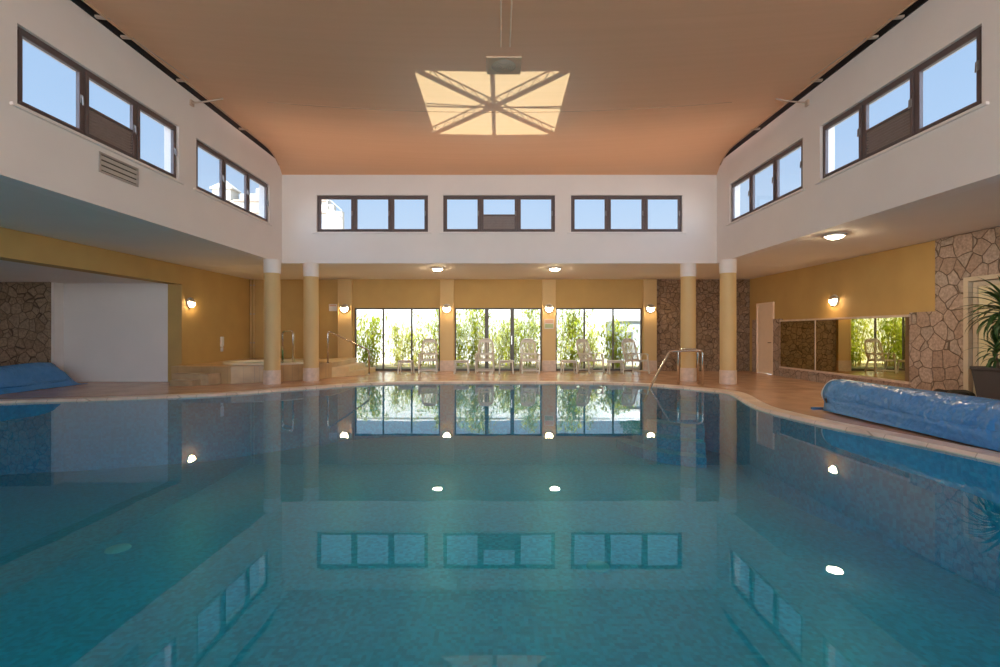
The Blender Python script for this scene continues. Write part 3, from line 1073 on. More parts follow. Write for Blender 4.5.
def round_path(pts, rad=0.06, k=5):
    """polyline with rounded corners"""
    pts = [Vector(p) for p in pts]
    out = [pts[0]]
    for i in range(1, len(pts) - 1):
        a, b, c = pts[i - 1], pts[i], pts[i + 1]
        ra = min(rad, (a - b).length * 0.45, (c - b).length * 0.45)
        p, q = b + (a - b).normalized() * ra, b + (c - b).normalized() * ra
        for s in range(k + 1):
            t = s / k
            out.append(p * (1 - t) ** 2 + b * 2 * t * (1 - t) + q * t * t)
    out.append(pts[-1])
    return out

hr = empty('stair_handrail', (-4.6, 15.1, 0))
tag(hr, 'sloping steel handrail on the hot tub steps by the garden window', 'handrail')
def local(o, root):
    o.parent = root
    o.matrix_parent_inverse = Matrix.Translation(-Vector(root.location))
    return o
mb = MB().tube(round_path([(-5.0, 14.42, 0.48), (-5.0, 14.42, 1.42), (-4.18, 15.88, 0.80), (-4.18, 15.88, DECK)], 0.1), 0.027, 12)
local(mb.build('rail', steel, smooth=True), hr)
mb = MB()
mb.lathe([(0, 0.0), (0.05, 0.0), (0.05, 0.012), (0, 0.012)], (-4.18, 15.88, DECK), 20)
local(mb.build('flange', steel), hr)
mb = MB()
mb.lathe([(0, 0.0), (0.05, 0.0), (0.05, 0.012), (0, 0.012)], (-5.0, 14.42, 0.48), 20)
local(mb.build('flange', steel), hr)

for i, ((xa, ya), (xb, yb), lab) in enumerate((((-5.84, 14.0), (-6.26, 14.28), 'steel inverted U grab rail on the near rim of the hot tub'),
                                               ((-6.09, 14.62), (-6.52, 14.90), 'steel grab rail rising from the hot tub, behind the rim rail'))):
    g = empty('grab_rail', (xa, ya, 0))
    tag(g, lab, 'grab rail', 'pair of hot tub grab rails')
    zb = 0.48 if i == 0 else 0.30
    mb = MB().tube(round_path([(xa, ya, zb), (xa, ya, 1.42), (xb, yb, 1.42), (xb, yb, zb)], 0.12), 0.026, 12)
    local(mb.build('rail', steel, smooth=True), g)
    for q, (x, y) in enumerate(((xa, ya), (xb, yb))):
        if i == 0:
            mb = MB().lathe([(0, 0.0), (0.05, 0.0), (0.05, 0.012), (0, 0.012)], (x, y, 0.535 if q else 0.485), 20)
            local(mb.build('flange', steel), g)

# pool entry handrail
ph = empty('pool_handrail', (4.7, 12.7, 0))
tag(ph, 'steel handrail sloping into the water at the pool entry steps', 'handrail')
mb = MB().tube(round_path([(3.60, 12.35, -0.35), (3.80, 12.45, 0.02), (4.34, 12.62, 0.90), (5.15, 12.55, 0.92), (5.15, 12.55, DECK)], 0.09), 0.031, 12)
local(mb.build('rail', steel, smooth=True), ph)
mb = MB().tube(round_path([(4.66, 12.9, DECK), (4.66, 12.9, 0.94), (5.19, 12.95, 0.94), (5.19, 12.95, DECK)], 0.09), 0.029, 12)
local(mb.build('support', steel, smooth=True), ph)
mb = MB().tube([(4.66, 12.9, 0.93), (4.38, 12.63, 0.90)], 0.022, 10)
local(mb.build('link_bar', steel, smooth=True), ph)

# ------------------------------------------------------------------ chairs and side tables
def make_chair():
    root = empty('garden_chair')
    # seat: slatted panel
    mb = MB()
    for q in range(9):
        y = -0.26 + q * 0.058
        z = 0.435 - 0.05 * (q / 8)
        mb.bar((-0.25, y, z), (0.25, y, z), 0.05, 0.02)
    mb.bar((-0.255, -0.28, 0.43), (-0.255, 0.24, 0.38), 0.035, 0.05)
    mb.bar((0.255, -0.28, 0.43), (0.255, 0.24, 0.38), 0.035, 0.05)
    mb.bar((-0.27, -0.285, 0.425), (0.27, -0.285, 0.425), 0.03, 0.06)
    mb.build('seat', resin, root, bevel=0.005)
    # backrest: rounded frame with slats
    def bp(x, t):      # t 0..1 up the back
        return (x, 0.22 + 0.30 * t + 0.03 * math.sin(t * math.pi), 0.40 + 0.72 * t)
    loop = [bp(-0.24, 0.0), bp(-0.245, 0.25), bp(-0.245, 0.5), bp(-0.24, 0.75), bp(-0.215, 0.88), bp(-0.16, 0.96), bp(-0.08, 0.995), bp(0, 1.0),
            bp(0.08, 0.995), bp(0.16, 0.96), bp(0.215, 0.88), bp(0.24, 0.75), bp(0.245, 0.5), bp(0.245, 0.25), bp(0.24, 0.0)]
    mb = MB().tube(loop, 0.024, 8)
    mb.bar(bp(-0.24, 0.30), bp(0.24, 0.30), 0.02, 0.07)
    mb.bar(bp(-0.24, 0.04), bp(0.24, 0.04), 0.02, 0.06)
    mb.bar(bp(-0.20, 0.90), bp(0.20, 0.90), 0.02, 0.09)
    back = mb.build('backrest', resin, root, smooth=False)
    mb = MB()
    for q in range(9):
        x = -0.20 + 0.05 * q
        top = 0.90
        pts = [bp(x, t) for t in (0.04, 0.3, 0.6, top)]
        for a, b in zip(pts[:-1], pts[1:]):
            mb.bar(a, b, 0.024, 0.010, up=(0, -1, 0.4))
    mb.build('backrest_slats', resin, back)
    for s in (-1, 1):
        x = s * 0.29
        mb = MB()
        arm = [(x, -0.30, 0.60), (x, -0.22, 0.635), (x, 0.0, 0.635), (x, 0.2, 0.625), (x * 0.97, 0.36, 0.64)]
        for a, b in zip(arm[:-1], arm[1:]):
            mb.bar(a, b, 0.06, 0.026)
        mb.build('armrest', resin, root, bevel=0.006)
        mb = MB()
        mb.bar((s * 0.285, -0.36, 0.0), (s * 0.285, -0.27, 0.62), 0.042, 0.05, up=(0, 1, 0))
        mb.build('leg', resin, root, bevel=0.008)
        mb = MB()
        mb.bar((s * 0.285, 0.34, 0.0), (s * 0.275, 0.05, 0.62), 0.042, 0.05, up=(0, 1, 0))
        mb.build('leg', resin, root, bevel=0.008)
    mb = MB()
    mb.bar((-0.285, -0.345, 0.10), (0.285, -0.345, 0.10), 0.03, 0.045)
    mb.build('stretcher', resin, root)
    mb = MB()
    mb.bar((-0.285, 0.295, 0.10), (0.285, 0.295, 0.10), 0.03, 0.045)
    mb.build('stretcher', resin, root)
    return root
ch0 = make_chair()
chairs = [(-2.37, 16.50, 4, 'white slatted resin armchair beside the first garden pilaster, hot tub end'),
          (-0.48, 16.50, -2, 'white slatted resin armchair in front of the glazed door stile'),
          (1.0, 16.50, 3, 'white slatted resin armchair beside the notice pilaster in the middle bay'),
          (3.03, 16.50, 24, 'white slatted resin armchair turned sideways in the bay nearest the stone panel'),
          (4.52, 16.45, 14, 'white slatted resin armchair at the end of the row beside the stone panel')]
for i, (x, y, a, lab) in enumerate(chairs):
    o = ch0 if i == 0 else copy_tree(ch0)
    o.location = (x, y, DECK)
    o.rotation_euler = (0, 0, R(a))
    tag(o, lab, 'chair', 'row of white garden chairs at the windows')

def make_table():
    root = empty('side_table')
    mb = MB()
    mb.box(-0.24, 0.24, -0.22, 0.22, 0.405, 0.435)
    mb.box(-0.21, 0.21, -0.19, -0.17, 0.36, 0.405)
    mb.box(-0.21, 0.21, 0.17, 0.19, 0.36, 0.405)
    mb.build('table_top', resin, root, bevel=0.008)
    for sx in (-1, 1):
        for sy in (-1, 1):
            MB().bar((sx * 0.225, sy * 0.205, 0), (sx * 0.20, sy * 0.18, 0.405), 0.038, 0.038, up=(0, 1, 0)).build('leg', resin, root, bevel=0.006)
    return root
tb0 = make_table()
tables = [(-3.05, 16.15, 0, 'low white resin side table beside the armchair nearest the hot tub'),
          (-1.24, 16.2, 0, 'low white resin side table beside the pilaster, before the door chair'),
          (0.22, 16.2, 0, 'low white resin side table between the two middle bay armchairs'),
          (2.27, 16.2, 3, 'low white resin side table between the notice pilaster and the sideways armchair'),
          (3.78, 16.15, -4, 'low white resin side table between the two armchairs nearest the stone panel')]
for i, (x, y, a, lab) in enumerate(tables):
    o = tb0 if i == 0 else copy_tree(tb0)
    o.location = (x, y, DECK)
    o.rotation_euler = (0, 0, R(a))
    tag(o, lab, 'side table', 'low white side tables between the chairs')

# ------------------------------------------------------------------ pool covers on reels
def cover_roll(name, x, z, r, y0, y1, seed, flap_side, label):
    rnd = random.Random(seed)
    root = empty(name, (x, (y0 + y1) / 2, 0))
    tag(root, label, 'pool cover', 'rolled up blue pool covers')
    nseg, nl = 48, 60
    ph = [rnd.uniform(0, 6.28) for _ in range(8)]
    mb = MB()
    for j in range(nl + 1):
        t = j / nl
        y = y0 + (y1 - y0) * t
        for k in range(nseg):
            a = 2 * math.pi * k / nseg
            rr = r * (1 + 0.012 * math.sin(3 * a + ph[0] + 5 * t) + 0.010 * math.sin(2 * a - 9 * t + ph[1]) + 0.008 * math.sin(7 * a + 21 * t + ph[2]))
            if t > 0.985 or t < 0.015:
                rr *= 0.93
            mb.v.append((x + rr * math.cos(a), y, z + rr * math.sin(a) * (0.97 if math.sin(a) < 0 else 1)))
    for j in range(nl):
        for k in range(nseg):
            k2 = (k + 1) % nseg
            mb.f.append((j * nseg + k, (j + 1) * nseg + k, (j + 1) * nseg + k2, j * nseg + k2))
    for j, fl in ((0, False), (nl, True)):
        mb.f.append(tuple(j * nseg + k for k in range(nseg)))
    local(mb.build('roll', cover_m, smooth=True), root)
    # loose lower edge falling from the roll on to the deck
    mb = MB()
    prof = [(1.0, -0.05), (1.0, -0.35), (1.03, -0.7)]
    m1 = 40
    for j in range(m1 + 1):
        t = j / m1
        y = y0 + 0.06 + (y1 - y0 - 0.12) * t
        w = 0.09 * max(0.0, (t - 0.45) / 0.55) ** 1.5 * (1 + 0.15 * math.sin(13 * t + ph[4])) - 0.02
        w = max(w, -0.10)
        a_ = R(200)
        pts = [(1.01 * r * math.cos(R(188)), 1.01 * r * math.sin(R(188))), (1.05 * r * math.cos(R(205)), 1.03 * r * math.sin(R(205))),
               (-r * 0.93 - w * 0.3, -r * 0.72), (-r * 0.9 - w * 0.75, -r * 0.93 + 0.005 * math.sin(30 * t)), (-r * 0.9 - w, -z + DECK + 0.026)]
        for px, pz in pts:
            mb.v.append((x + (px if flap_side < 0 else -px), y, z + pz))
    for j in range(m1):
        for k in range(4):
            mb.f.append((j * 5 + k, j * 5 + k + 1, (j + 1) * 5 + k + 1, (j + 1) * 5 + k))
    p = mb.build('loose_edge', cover_m, smooth=True)
    md = p.modifiers.new('thick', 'SOLIDIFY')
    md.thickness = 0.006
    local(p, root)
    # spiral end, axle, strap, stand foot at the far end
    mb = MB()
    mb.tube([(x + (0.03 + (r * 0.5) * q / 90) * math.cos(q * 0.42), y1 + 0.115, z + (0.03 + (r * 0.5) * q / 90) * math.sin(q * 0.42)) for q in range(90)], 0.007, 5)
    p = local(mb.build('spiral_end', white_plastic), root)
    p['label'] = 'pale spiral edge of the rolled sheet'
    mb = MB()
    prof = [(r * 0.90, -0.02), (r * 0.93, 0.03), (r * 0.84, 0.075), (r * 0.6, 0.10), (r * 0.3, 0.10), (0.03, 0.09)]
    for rr, hh in prof:
        for q in range(32):
            a_ = 2 * math.pi * q / 32
            mb.v.append((x + rr * math.cos(a_), y1 + hh + 0.012 * math.sin(5 * a_ + rr * 20), z + rr * math.sin(a_)))
    for i_ in range(len(prof) - 1):
        for q in range(32):
            mb.f.append((i_ * 32 + q, i_ * 32 + (q + 1) % 32, (i_ + 1) * 32 + (q + 1) % 32, (i_ + 1) * 32 + q))
    p = local(mb.build('bunched_end', pale_sheet, smooth=True), root)
    p['label'] = 'pale bunched sheet end'
    MB_ = MB().tube([(x, y1 - 0.05, z), (x, y1 + 0.20, z)], 0.035, 14)
    local(MB_.build('axle', alu, smooth=True), root)
    mb = MB()
    mb.tube([(x + flap_side * (r + 0.01) * math.cos(R(q)), y1 - 0.12, z + (r + 0.012) * math.sin(R(q))) for q in range(-75, -5, 8)], 0.02, 6)
    p = local(mb.build('strap', black_strap), root)
    mb = MB()
    mb.box(x - 0.33, x + 0.33, y1 + 0.15, y1 + 0.21, DECK, DECK + 0.04)
    mb.bar((x, y1 + 0.18, DECK + 0.04), (x, y1 + 0.18, z - 0.02), 0.05, 0.05, up=(0, 1, 0))
    local(mb.build('stand', blue_dark), root)
    return root

cover_roll('pool_cover', 5.82, DECK + 0.290, 0.276, 2.4, 8.52, 3, -1, 'blue bubble pool cover rolled on the deck beside the potted palm')
dc = empty('pool_cover', (-11.3, 8.4, DECK))
tag(dc, 'blue pool cover heaped in a long draped roll before the dark alcove stone wall', 'pool cover', 'rolled up blue pool covers')
prof = [(-0.34, 0.01), (-0.335, 0.18), (-0.31, 0.36), (-0.24, 0.50), (-0.12, 0.585), (0.0, 0.60), (0.11, 0.565), (0.20, 0.47), (0.26, 0.36), (0.31, 0.25), (0.38, 0.13), (0.44, 0.06), (0.50, 0.012)]
mb = MB()
ys = [4.0 + 8.35 * q / 60 for q in range(61)]
tail = [(12.46, 0.99, 0.98), (12.56, 0.97, 0.90), (12.68, 0.94, 0.60), (12.80, 0.93, 0.28), (12.90, 0.95, 0.08), (12.98, 0.97, 0.03)]
sections = [(y - 8.4, 1.0, 1.0) for y in ys] + [(y - 8.4, a, b) for y, a, b in tail]
for (y, sx, sz) in sections:
    for k, (px, pz) in enumerate(prof):
        wob = 0.018 * math.sin(2.1 * y + 1.3 * k) + 0.012 * math.sin(5.3 * y - 0.9 * k)
        f = 1.0 if 0 < k < len(prof) - 1 else 0.3
        mb.v.append((px * sx + wob * f, y + 0.03 * math.sin(k * 1.7), max(0.012, pz * sz + (wob * 0.7 * f if pz > 0.05 else 0.0))))
np_ = len(prof)
for i_ in range(len(sections) - 1):
    for k in range(np_ - 1):
        mb.f.append((i_ * np_ + k, i_ * np_ + k + 1, (i_ + 1) * np_ + k + 1, (i_ + 1) * np_ + k))
p = mb.build('sheet', cover_m, dc, smooth=True)
md = p.modifiers.new('thick', 'SOLIDIFY')
md.thickness = 0.006
mb = MB()
mb.tube([(0.40, -4.2, 0.16), (0.42, -1.0, 0.15), (0.385, 1.5, 0.17), (0.40, 3.2, 0.14), (0.36, 4.1, 0.14)], 0.03, 8)
q_ = mb.build('fold', cover_m, p, smooth=True)
mb = MB().tube([(-0.02, -4.35, 0.30), (-0.02, 3.9, 0.30)], 0.10, 16)
mb.build('core_tube', alu, dc, smooth=True)

# ------------------------------------------------------------------ mirror
mir = empty('mirror', (XO - 0.03, (MIR[0] + MIR[1]) / 2, 0))
tag(mir, 'long low tinted wall mirror in a pale stone edge below the ochre wall', 'mirror')
ym = 13.55
for (a, b) in ((MIR[0], ym - 0.012), (ym + 0.012, MIR[1])):
    fx = lambda y: XO - 0.022 - 0.05 * (y - MIR[0]) / (MIR[1] - MIR[0])   # the panels lean in very slightly at the far end
    mb = MB()
    mb.prism([(fx(a), a), (fx(a) + 0.012, a), (fx(b) + 0.012, b), (fx(b), b)], MIR[2], MIR[3])
    local(mb.build('glass_panel', mirror_m), mir)
mb = MB()
mb.box(XO - 0.085, XO - 0.0, MIR[0] - 0.02, MIR[1] + 0.03, MIR[3], MIR[3] + 0.05)
mb.box(XO - 0.095, XO - 0.0, MIR[0] - 0.04, MIR[1] + 0.04, MIR[2] - 0.05, MIR[2])
mb.box(XO - 0.066, XO - 0.03, ym - 0.012, ym + 0.012, MIR[2], MIR[3])
p = local(mb.build('edge_trim', pale_stone, bevel=0.005), mir)
p['label'] = 'pale stone edging'
mb = MB()
mb.box(XO - 0.06, XO - 0.015, MIR[0] - 0.0, MIR[0] + 0.10, MIR[2], MIR[3])
p = local(mb.build('end_post', plain('brown_wood', (0.16, 0.09, 0.035), 0.5, var=0.2, scale=12), bevel=0.004), mir)
p['label'] = 'dark brown end post'

# cream door in the right wall
dr = empty('door_2', (XO, (DOOR[0] + DOOR[1]) / 2, 0))
struct(dr, 'plain cream door in the ochre wall next to the stone panel', 'door')
local(MB().box(XO - 0.015, XO + 0.03, DOOR[0] + 0.03, DOOR[1] - 0.03, DECK + 0.01, 2.30).build('leaf', cream_door, bevel=0.004), dr)
mb = MB()
mb.box(XO - 0.055, XO + 0.05, DOOR[0] - 0.02, DOOR[0] + 0.03, DECK, 2.30)
mb.box(XO - 0.055, XO + 0.05, DOOR[1] - 0.03, DOOR[1] + 0.02, DECK, 2.30)
mb.box(XO - 0.055, XO + 0.05, DOOR[0] - 0.02, DOOR[1] + 0.02, 2.30, 2.345)
local(mb.build('frame', cream_door, bevel=0.003), dr)
mb = MB()
mb.bar((XO - 0.03, DOOR[0] + 0.10, 1.05), (XO - 0.075, DOOR[0] + 0.10, 1.05), 0.02, 0.02)
mb.bar((XO - 0.075, DOOR[0] + 0.085, 1.05), (XO - 0.075, DOOR[0] + 0.22, 1.05), 0.02, 0.02)
local(mb.build('handle', steel), dr)

# doorway beside the palm
d3 = empty('door_3', (XO, (D2[0] + D2[1]) / 2, 0))
struct(d3, 'beige framed glass door behind the potted palm', 'door')
mb = MB()
y0, y1 = D2[0], D2[1]
mb.box(XO - 0.075, XO + 0.12, y1 - 0.10, y1, DECK, D2[3])
mb.box(XO - 0.075, XO + 0.12, y0, y0 + 0.10, DECK, D2[3])
mb.box(XO - 0.075, XO + 0.12, y0 + 0.10, y1 - 0.10, D2[3] - 0.08, D2[3])
local(mb.build('frame', beige_frame, bevel=0.006), d3)
mb = MB()
for (a, b) in ((y0 + 0.11, (y0 + y1) / 2 - 0.005), ((y0 + y1) / 2 + 0.005, y1 - 0.11)):
    mb.box(XO + 0.0, XO + 0.05, a, a + 0.09, DECK + 0.01, D2[3] - 0.09)
    mb.box(XO + 0.0, XO + 0.05, b - 0.09, b, DECK + 0.01, D2[3] - 0.09)
    mb.box(XO + 0.0, XO + 0.05, a + 0.09, b - 0.09, DECK + 0.01, DECK + 0.12)
    mb.box(XO + 0.0, XO + 0.05, a + 0.09, b - 0.09, D2[3] - 0.18, D2[3] - 0.09)
local(mb.build('sash', beige_frame, bevel=0.004), d3)
for (a, b) in ((y0 + 0.2, (y0 + y1) / 2 - 0.095), ((y0 + y1) / 2 + 0.095, y1 - 0.2)):
    local(MB().box(XO + 0.02, XO + 0.03, a, b, DECK + 0.12, D2[3] - 0.18).build('pane', pale_glass), d3)
mb = MB()
mb.box(XO + 0.3, XO + 0.34, D2[0] - 0.3, D2[1] + 0.3, DECK, 2.6)
struct(mb.build('wall_lobby', plaster), 'pale wall behind the glass door', 'wall')

# ------------------------------------------------------------------ potted palm
pp = empty('potted_palm', (8.27, 8.12, DECK))
tag(pp, 'strap leaved palm in a tapered charcoal pot before the beige door', 'potted plant')
mb = MB()
def sq(h, z):
    return [(-h, -h, z), (h, -h, z), (h, h, z), (-h, h, z)]
rings = [sq(0.20, 0.0), sq(0.275, 0.72), sq(0.29, 0.73), sq(0.29, 0.78), sq(0.255, 0.78), sq(0.245, 0.70)]
for rg in rings:
    mb.v += rg
for i in range(len(rings) - 1):
    for k in range(4):
        mb.f.append((i * 4 + k, i * 4 + (k + 1) % 4, (i + 1) * 4 + (k + 1) % 4, (i + 1) * 4 + k))
mb.f.append((3, 2, 1, 0))
mb.build('pot', pot_m, pp, bevel=0.008)
mb = MB()
flat_poly(mb, [[(-0.246, -0.246), (0.246, -0.246), (0.246, 0.246), (-0.246, 0.246)]], 0.705)
mb.build('soil', soil_m, pp, recalc=False)
rnd = random.Random(11)
stems = [((0.06, 0.02), (0.10, 0.03), 1.74, 105, 0.72), ((-0.06, 0.05), (-0.12, 0.0), 1.10, 34, 0.40), ((0.10, -0.08), (0.24, -0.16), 1.42, 60, 0.58)]
for (bx, by), (tx, ty), hz, nl, ln in stems:
    mb = MB()
    mb.tube([(bx + (tx - bx) * t + 0.015 * math.sin(7 * t), by + (ty - by) * t, 0.68 + (hz - 0.68) * t) for t in [q / 8 for q in range(9)]], 0.03, 8,
            radii=[0.032 - 0.012 * q / 8 for q in range(9)])
    mb.build('stem', bark, pp, smooth=True)
    mb = MB()
    for q in range(nl):
        az = q * 2.39996 + rnd.uniform(-0.3, 0.3)
        f = q / nl
        elev = R(75 - 95 * f + rnd.uniform(-8, 8))
        l = ln * rnd.uniform(0.8, 1.1) * (0.75 + 0.35 * math.sin(math.pi * min(1, f + 0.2)))
        w = 0.019 * rnd.uniform(0.8, 1.2) * (1.25 if ln > 0.5 else 0.9)
        dirh = Vector((math.cos(az), math.sin(az), 0))
        side = Vector((-dirh.y, dirh.x, 0))
        p = Vector((tx, ty, hz - 0.22 * f))
        el = elev
        segs = 7
        base = len(mb.v)
        for s in range(segs + 1):
            t = s / segs
            ww = w * (0.45 + 1.0 * math.sin(math.pi * min(1, t * 0.85 + 0.12))) * (1 - t ** 4)
            up = Vector((0, 0, 1)) * math.cos(el) - dirh * math.sin(el)
            p.x = min(p.x, 0.31)
            mb.v += [tuple(p - side * ww + up * ww * 0.3), tuple(p), tuple(p + side * ww + up * ww * 0.3)]
            p = p + (dirh * math.cos(el) + Vector((0, 0, 1)) * math.sin(el)) * (l / segs)
            el -= R(13) * (0.6 + 0.8 * f)
        for s in range(segs):
            a = base + s * 3
            mb.f.append((a, a + 1, a + 4, a + 3))
            mb.f.append((a + 1, a + 2, a + 5, a + 4))
    mb.build('leaves', palm_leaf, pp, smooth=True, recalc=False)

# black stones beside the pot
rnd = random.Random(4)
spots = [(8.40, 9.02, 0.205), (8.05, 9.08, 0.15), (8.42, 9.42, 0.165), (7.98, 8.72, 0.13), (8.40, 8.64, 0.13)]
labs = ['largest black stone in the small pile by the palm pot', 'black stone in the middle of the pile by the palm pot',
        'black stone of the pile nearest the door frame', 'small black stone at the pool cover edge of the pile', 'small black stone touching the palm pot side']
for (x, y, r_), lab in zip(spots, labs):
    bm = bmesh.new()
    bmesh.ops.create_icosphere(bm, subdivisions=3, radius=r_)
    for v in bm.verts:
        k = 1 + 0.16 * math.sin(v.co.x * 31 + x * 9) * math.cos(v.co.y * 27 + y * 5) + 0.1 * math.sin(v.co.z * 45 + x)
        v.co = v.co * k
        v.co.z *= 0.75
    lo = min(v.co.z for v in bm.verts)
    for v in bm.verts:
        v.co.z -= lo
    me = bpy.data.meshes.new('rock')
    bm.to_mesh(me)
    bm.free()
    for pgn in me.polygons:
        pgn.use_smooth = True
    me.materials.append(rock_m)
    o = bpy.data.objects.new('black_stone', me)
    o.location = (x, y, DECK)
    COL.objects.link(o)
    tag(o, lab, 'stone', 'black stones by the palm pot')

# ------------------------------------------------------------------ small wall fittings
g = empty('air_grille', (-XC, 7.83, 3.95), R(90))
tag(g, 'long grey air grille on the white wall under the louvred window', 'air grille')
mb = MB()
w, h = 0.40, 0.155
for (x0, x1, z0, z1) in ((-w, w, h - 0.03, h), (-w, w, -h, -h + 0.03), (-w, -w + 0.03, -h + 0.03, h - 0.03), (w - 0.03, w, -h + 0.03, h - 0.03)):
    mb.box(x0, x1, -0.022, 0.0, z0, z1)
mb.build('frame', alu, g, bevel=0.004)
mb = MB()
for q in range(3):
    z = -h + 0.075 + q * 0.08
    mb.bar((-w + 0.03, -0.012, z), (w - 0.03, -0.012, z), 0.012, 0.052, up=(0, -0.25, 0.97))
mb.build('blades', alu, g)
p = MB().box(-w + 0.03, w - 0.03, -0.003, -0.001, -h + 0.03, h - 0.03).build('dark_back', grille_back, g)

s_ = empty('shower_control', (-XO, 15.48, 0.78), R(90))
tag(s_, 'narrow white control box on the ochre wall beside the hot tub', 'control box')
MB().box(-0.075, 0.075, -0.05, 0, 0.17, 0.46).build('body', white_plastic, s_, bevel=0.012)
mb = MB()
mb.tube([(-0.03, -0.02, 0.0), (-0.03, -0.02, 0.175)], 0.022, 10)
mb.tube([(0.03, -0.02, 0.0), (0.03, -0.02, 0.175)], 0.022, 10)
mb.build('pipe', white_plastic, s_, smooth=True)
mb = MB()
mb.bar((-0.1, -0.03, 0.13), (0.0, -0.03, 0.13), 0.014, 0.014)
mb.build('lever', steel, s_)

for i, (x, y, lab) in enumerate(((-8.64, 17.2, 'thin ochre pipe in the far corner, against the side wall'), (-8.53, 17.2, 'thin ochre pipe in the far corner, against the far wall'))):
    pr = empty('wall_pipe', (x, y, 0))
    tag(pr, lab, 'pipe', 'thin pipes in the corner behind the hot tub')
    MB().tube([(0, 0, 0.48), (0, 0, ZS)], 0.026, 12).build('pipe', yellow_col, pr, smooth=True)
    for z in (1.0, 2.0, 3.0):
        MB().tube([(0.0, 0, z), (0.0, 0, z + 0.03)], 0.032, 12).build('clip', alu, pr)

n1 = empty('wall_notice', (-5.80, YF, 2.12))
tag(n1, 'small blank pale plate on the ochre wall beside the first wall lamp', 'notice')
MB().box(-0.14, 0.14, -0.012, 0.0, 0.0, 0.24).build('plate', sign_m, n1, bevel=0.003)
MB().box(-0.12, 0.12, -0.014, -0.011, 0.17, 0.22).build('header_band', sign_p, n1)
n2 = empty('wall_notice', (1.715, YF - 0.112, 1.50))
tag(n2, 'small faded two tone notice on the pilaster under its wall lamp', 'notice')
MB().box(-0.16, 0.16, -0.012, 0.0, 0.0, 0.34).build('plate', sign_m, n2, bevel=0.003)
MB().box(-0.14, 0.14, -0.014, -0.011, 0.19, 0.32).build('upper_panel', sign_p, n2)
MB().box(-0.14, 0.14, -0.014, -0.011, 0.03, 0.17).build('lower_panel', sign_g, n2)

# ------------------------------------------------------------------ garden outside
mb = MB()
mb.box(-40, 40, YF + 0.3, 60, -0.3, 0.0)
struct(mb.build('ground', paving), 'sunlit pale garden ground outside the windows', 'ground')
mb = MB()
mb.box(-14, 14, 22.4, 22.65, 0, 2.55)
mb.box(-14.05, 14.05, 22.36, 22.69, 2.55, 2.62)
tag(mb.build('garden_wall', garden_white), 'white garden wall behind the bamboo', 'garden wall', kind='structure')
sh = empty('garden_shed', (6.05, 20.8, 0))
tag(sh, 'pale grey garden outbuilding seen through the window nearest the stone panel', 'outbuilding')
MB().box(-1.15, 1.15, 0, 1.5, 0, 1.85).build('wall', garden_grey, sh)
MB().box(-1.25, 1.25, -0.08, 1.6, 1.85, 1.93).build('roof', garden_white, sh)
MB().box(-0.75, -0.45, -0.012, 0.0, 1.0, 1.4).build('vent', house_win, sh)

bam = [(-5.25, 19.9, 2.25, 1.0, 0, 'dense bamboo clump at the edge of the first window nearest the hot tub'),
       (-4.15, 20.4, 2.1, 0.5, 1, 'pale sparse bamboo clump in the middle of the first window'),
       (-3.35, 20.5, 1.7, 0.45, 1, 'low pale bamboo clump behind the first side table'),
       (-2.55, 19.9, 2.6, 0.7, 0, 'tall bamboo clump behind the chair nearest the hot tub'),
       (-1.65, 20.2, 2.3, 0.8, 0, 'bamboo clump just past the first pilaster in the middle bay'),
       (-0.95, 19.8, 2.75, 1.0, 0, 'tallest bamboo clump behind the glazed door stile'),
       (-0.1, 20.6, 2.1, 0.6, 1, 'pale bamboo clump seen through the glazed door'),
       (0.55, 20.2, 2.0, 0.8, 0, 'bamboo clump behind the second door stile'),
       (1.20, 20.0, 2.65, 0.9, 0, 'pointed bamboo clump behind the chair at the notice pilaster'),
       (2.35, 20.5, 2.3, 0.6, 1, 'pale bamboo clump just past the notice pilaster'),
       (3.0, 19.9, 2.7, 1.0, 0, 'tall bamboo clump behind the sideways chair'),
       (3.9, 20.7, 1.6, 0.5, 1, 'low pale bamboo clump between the two end chairs'),
       (4.65, 19.5, 2.1, 0.7, 0, 'bamboo clump in front of the grey outbuilding')]
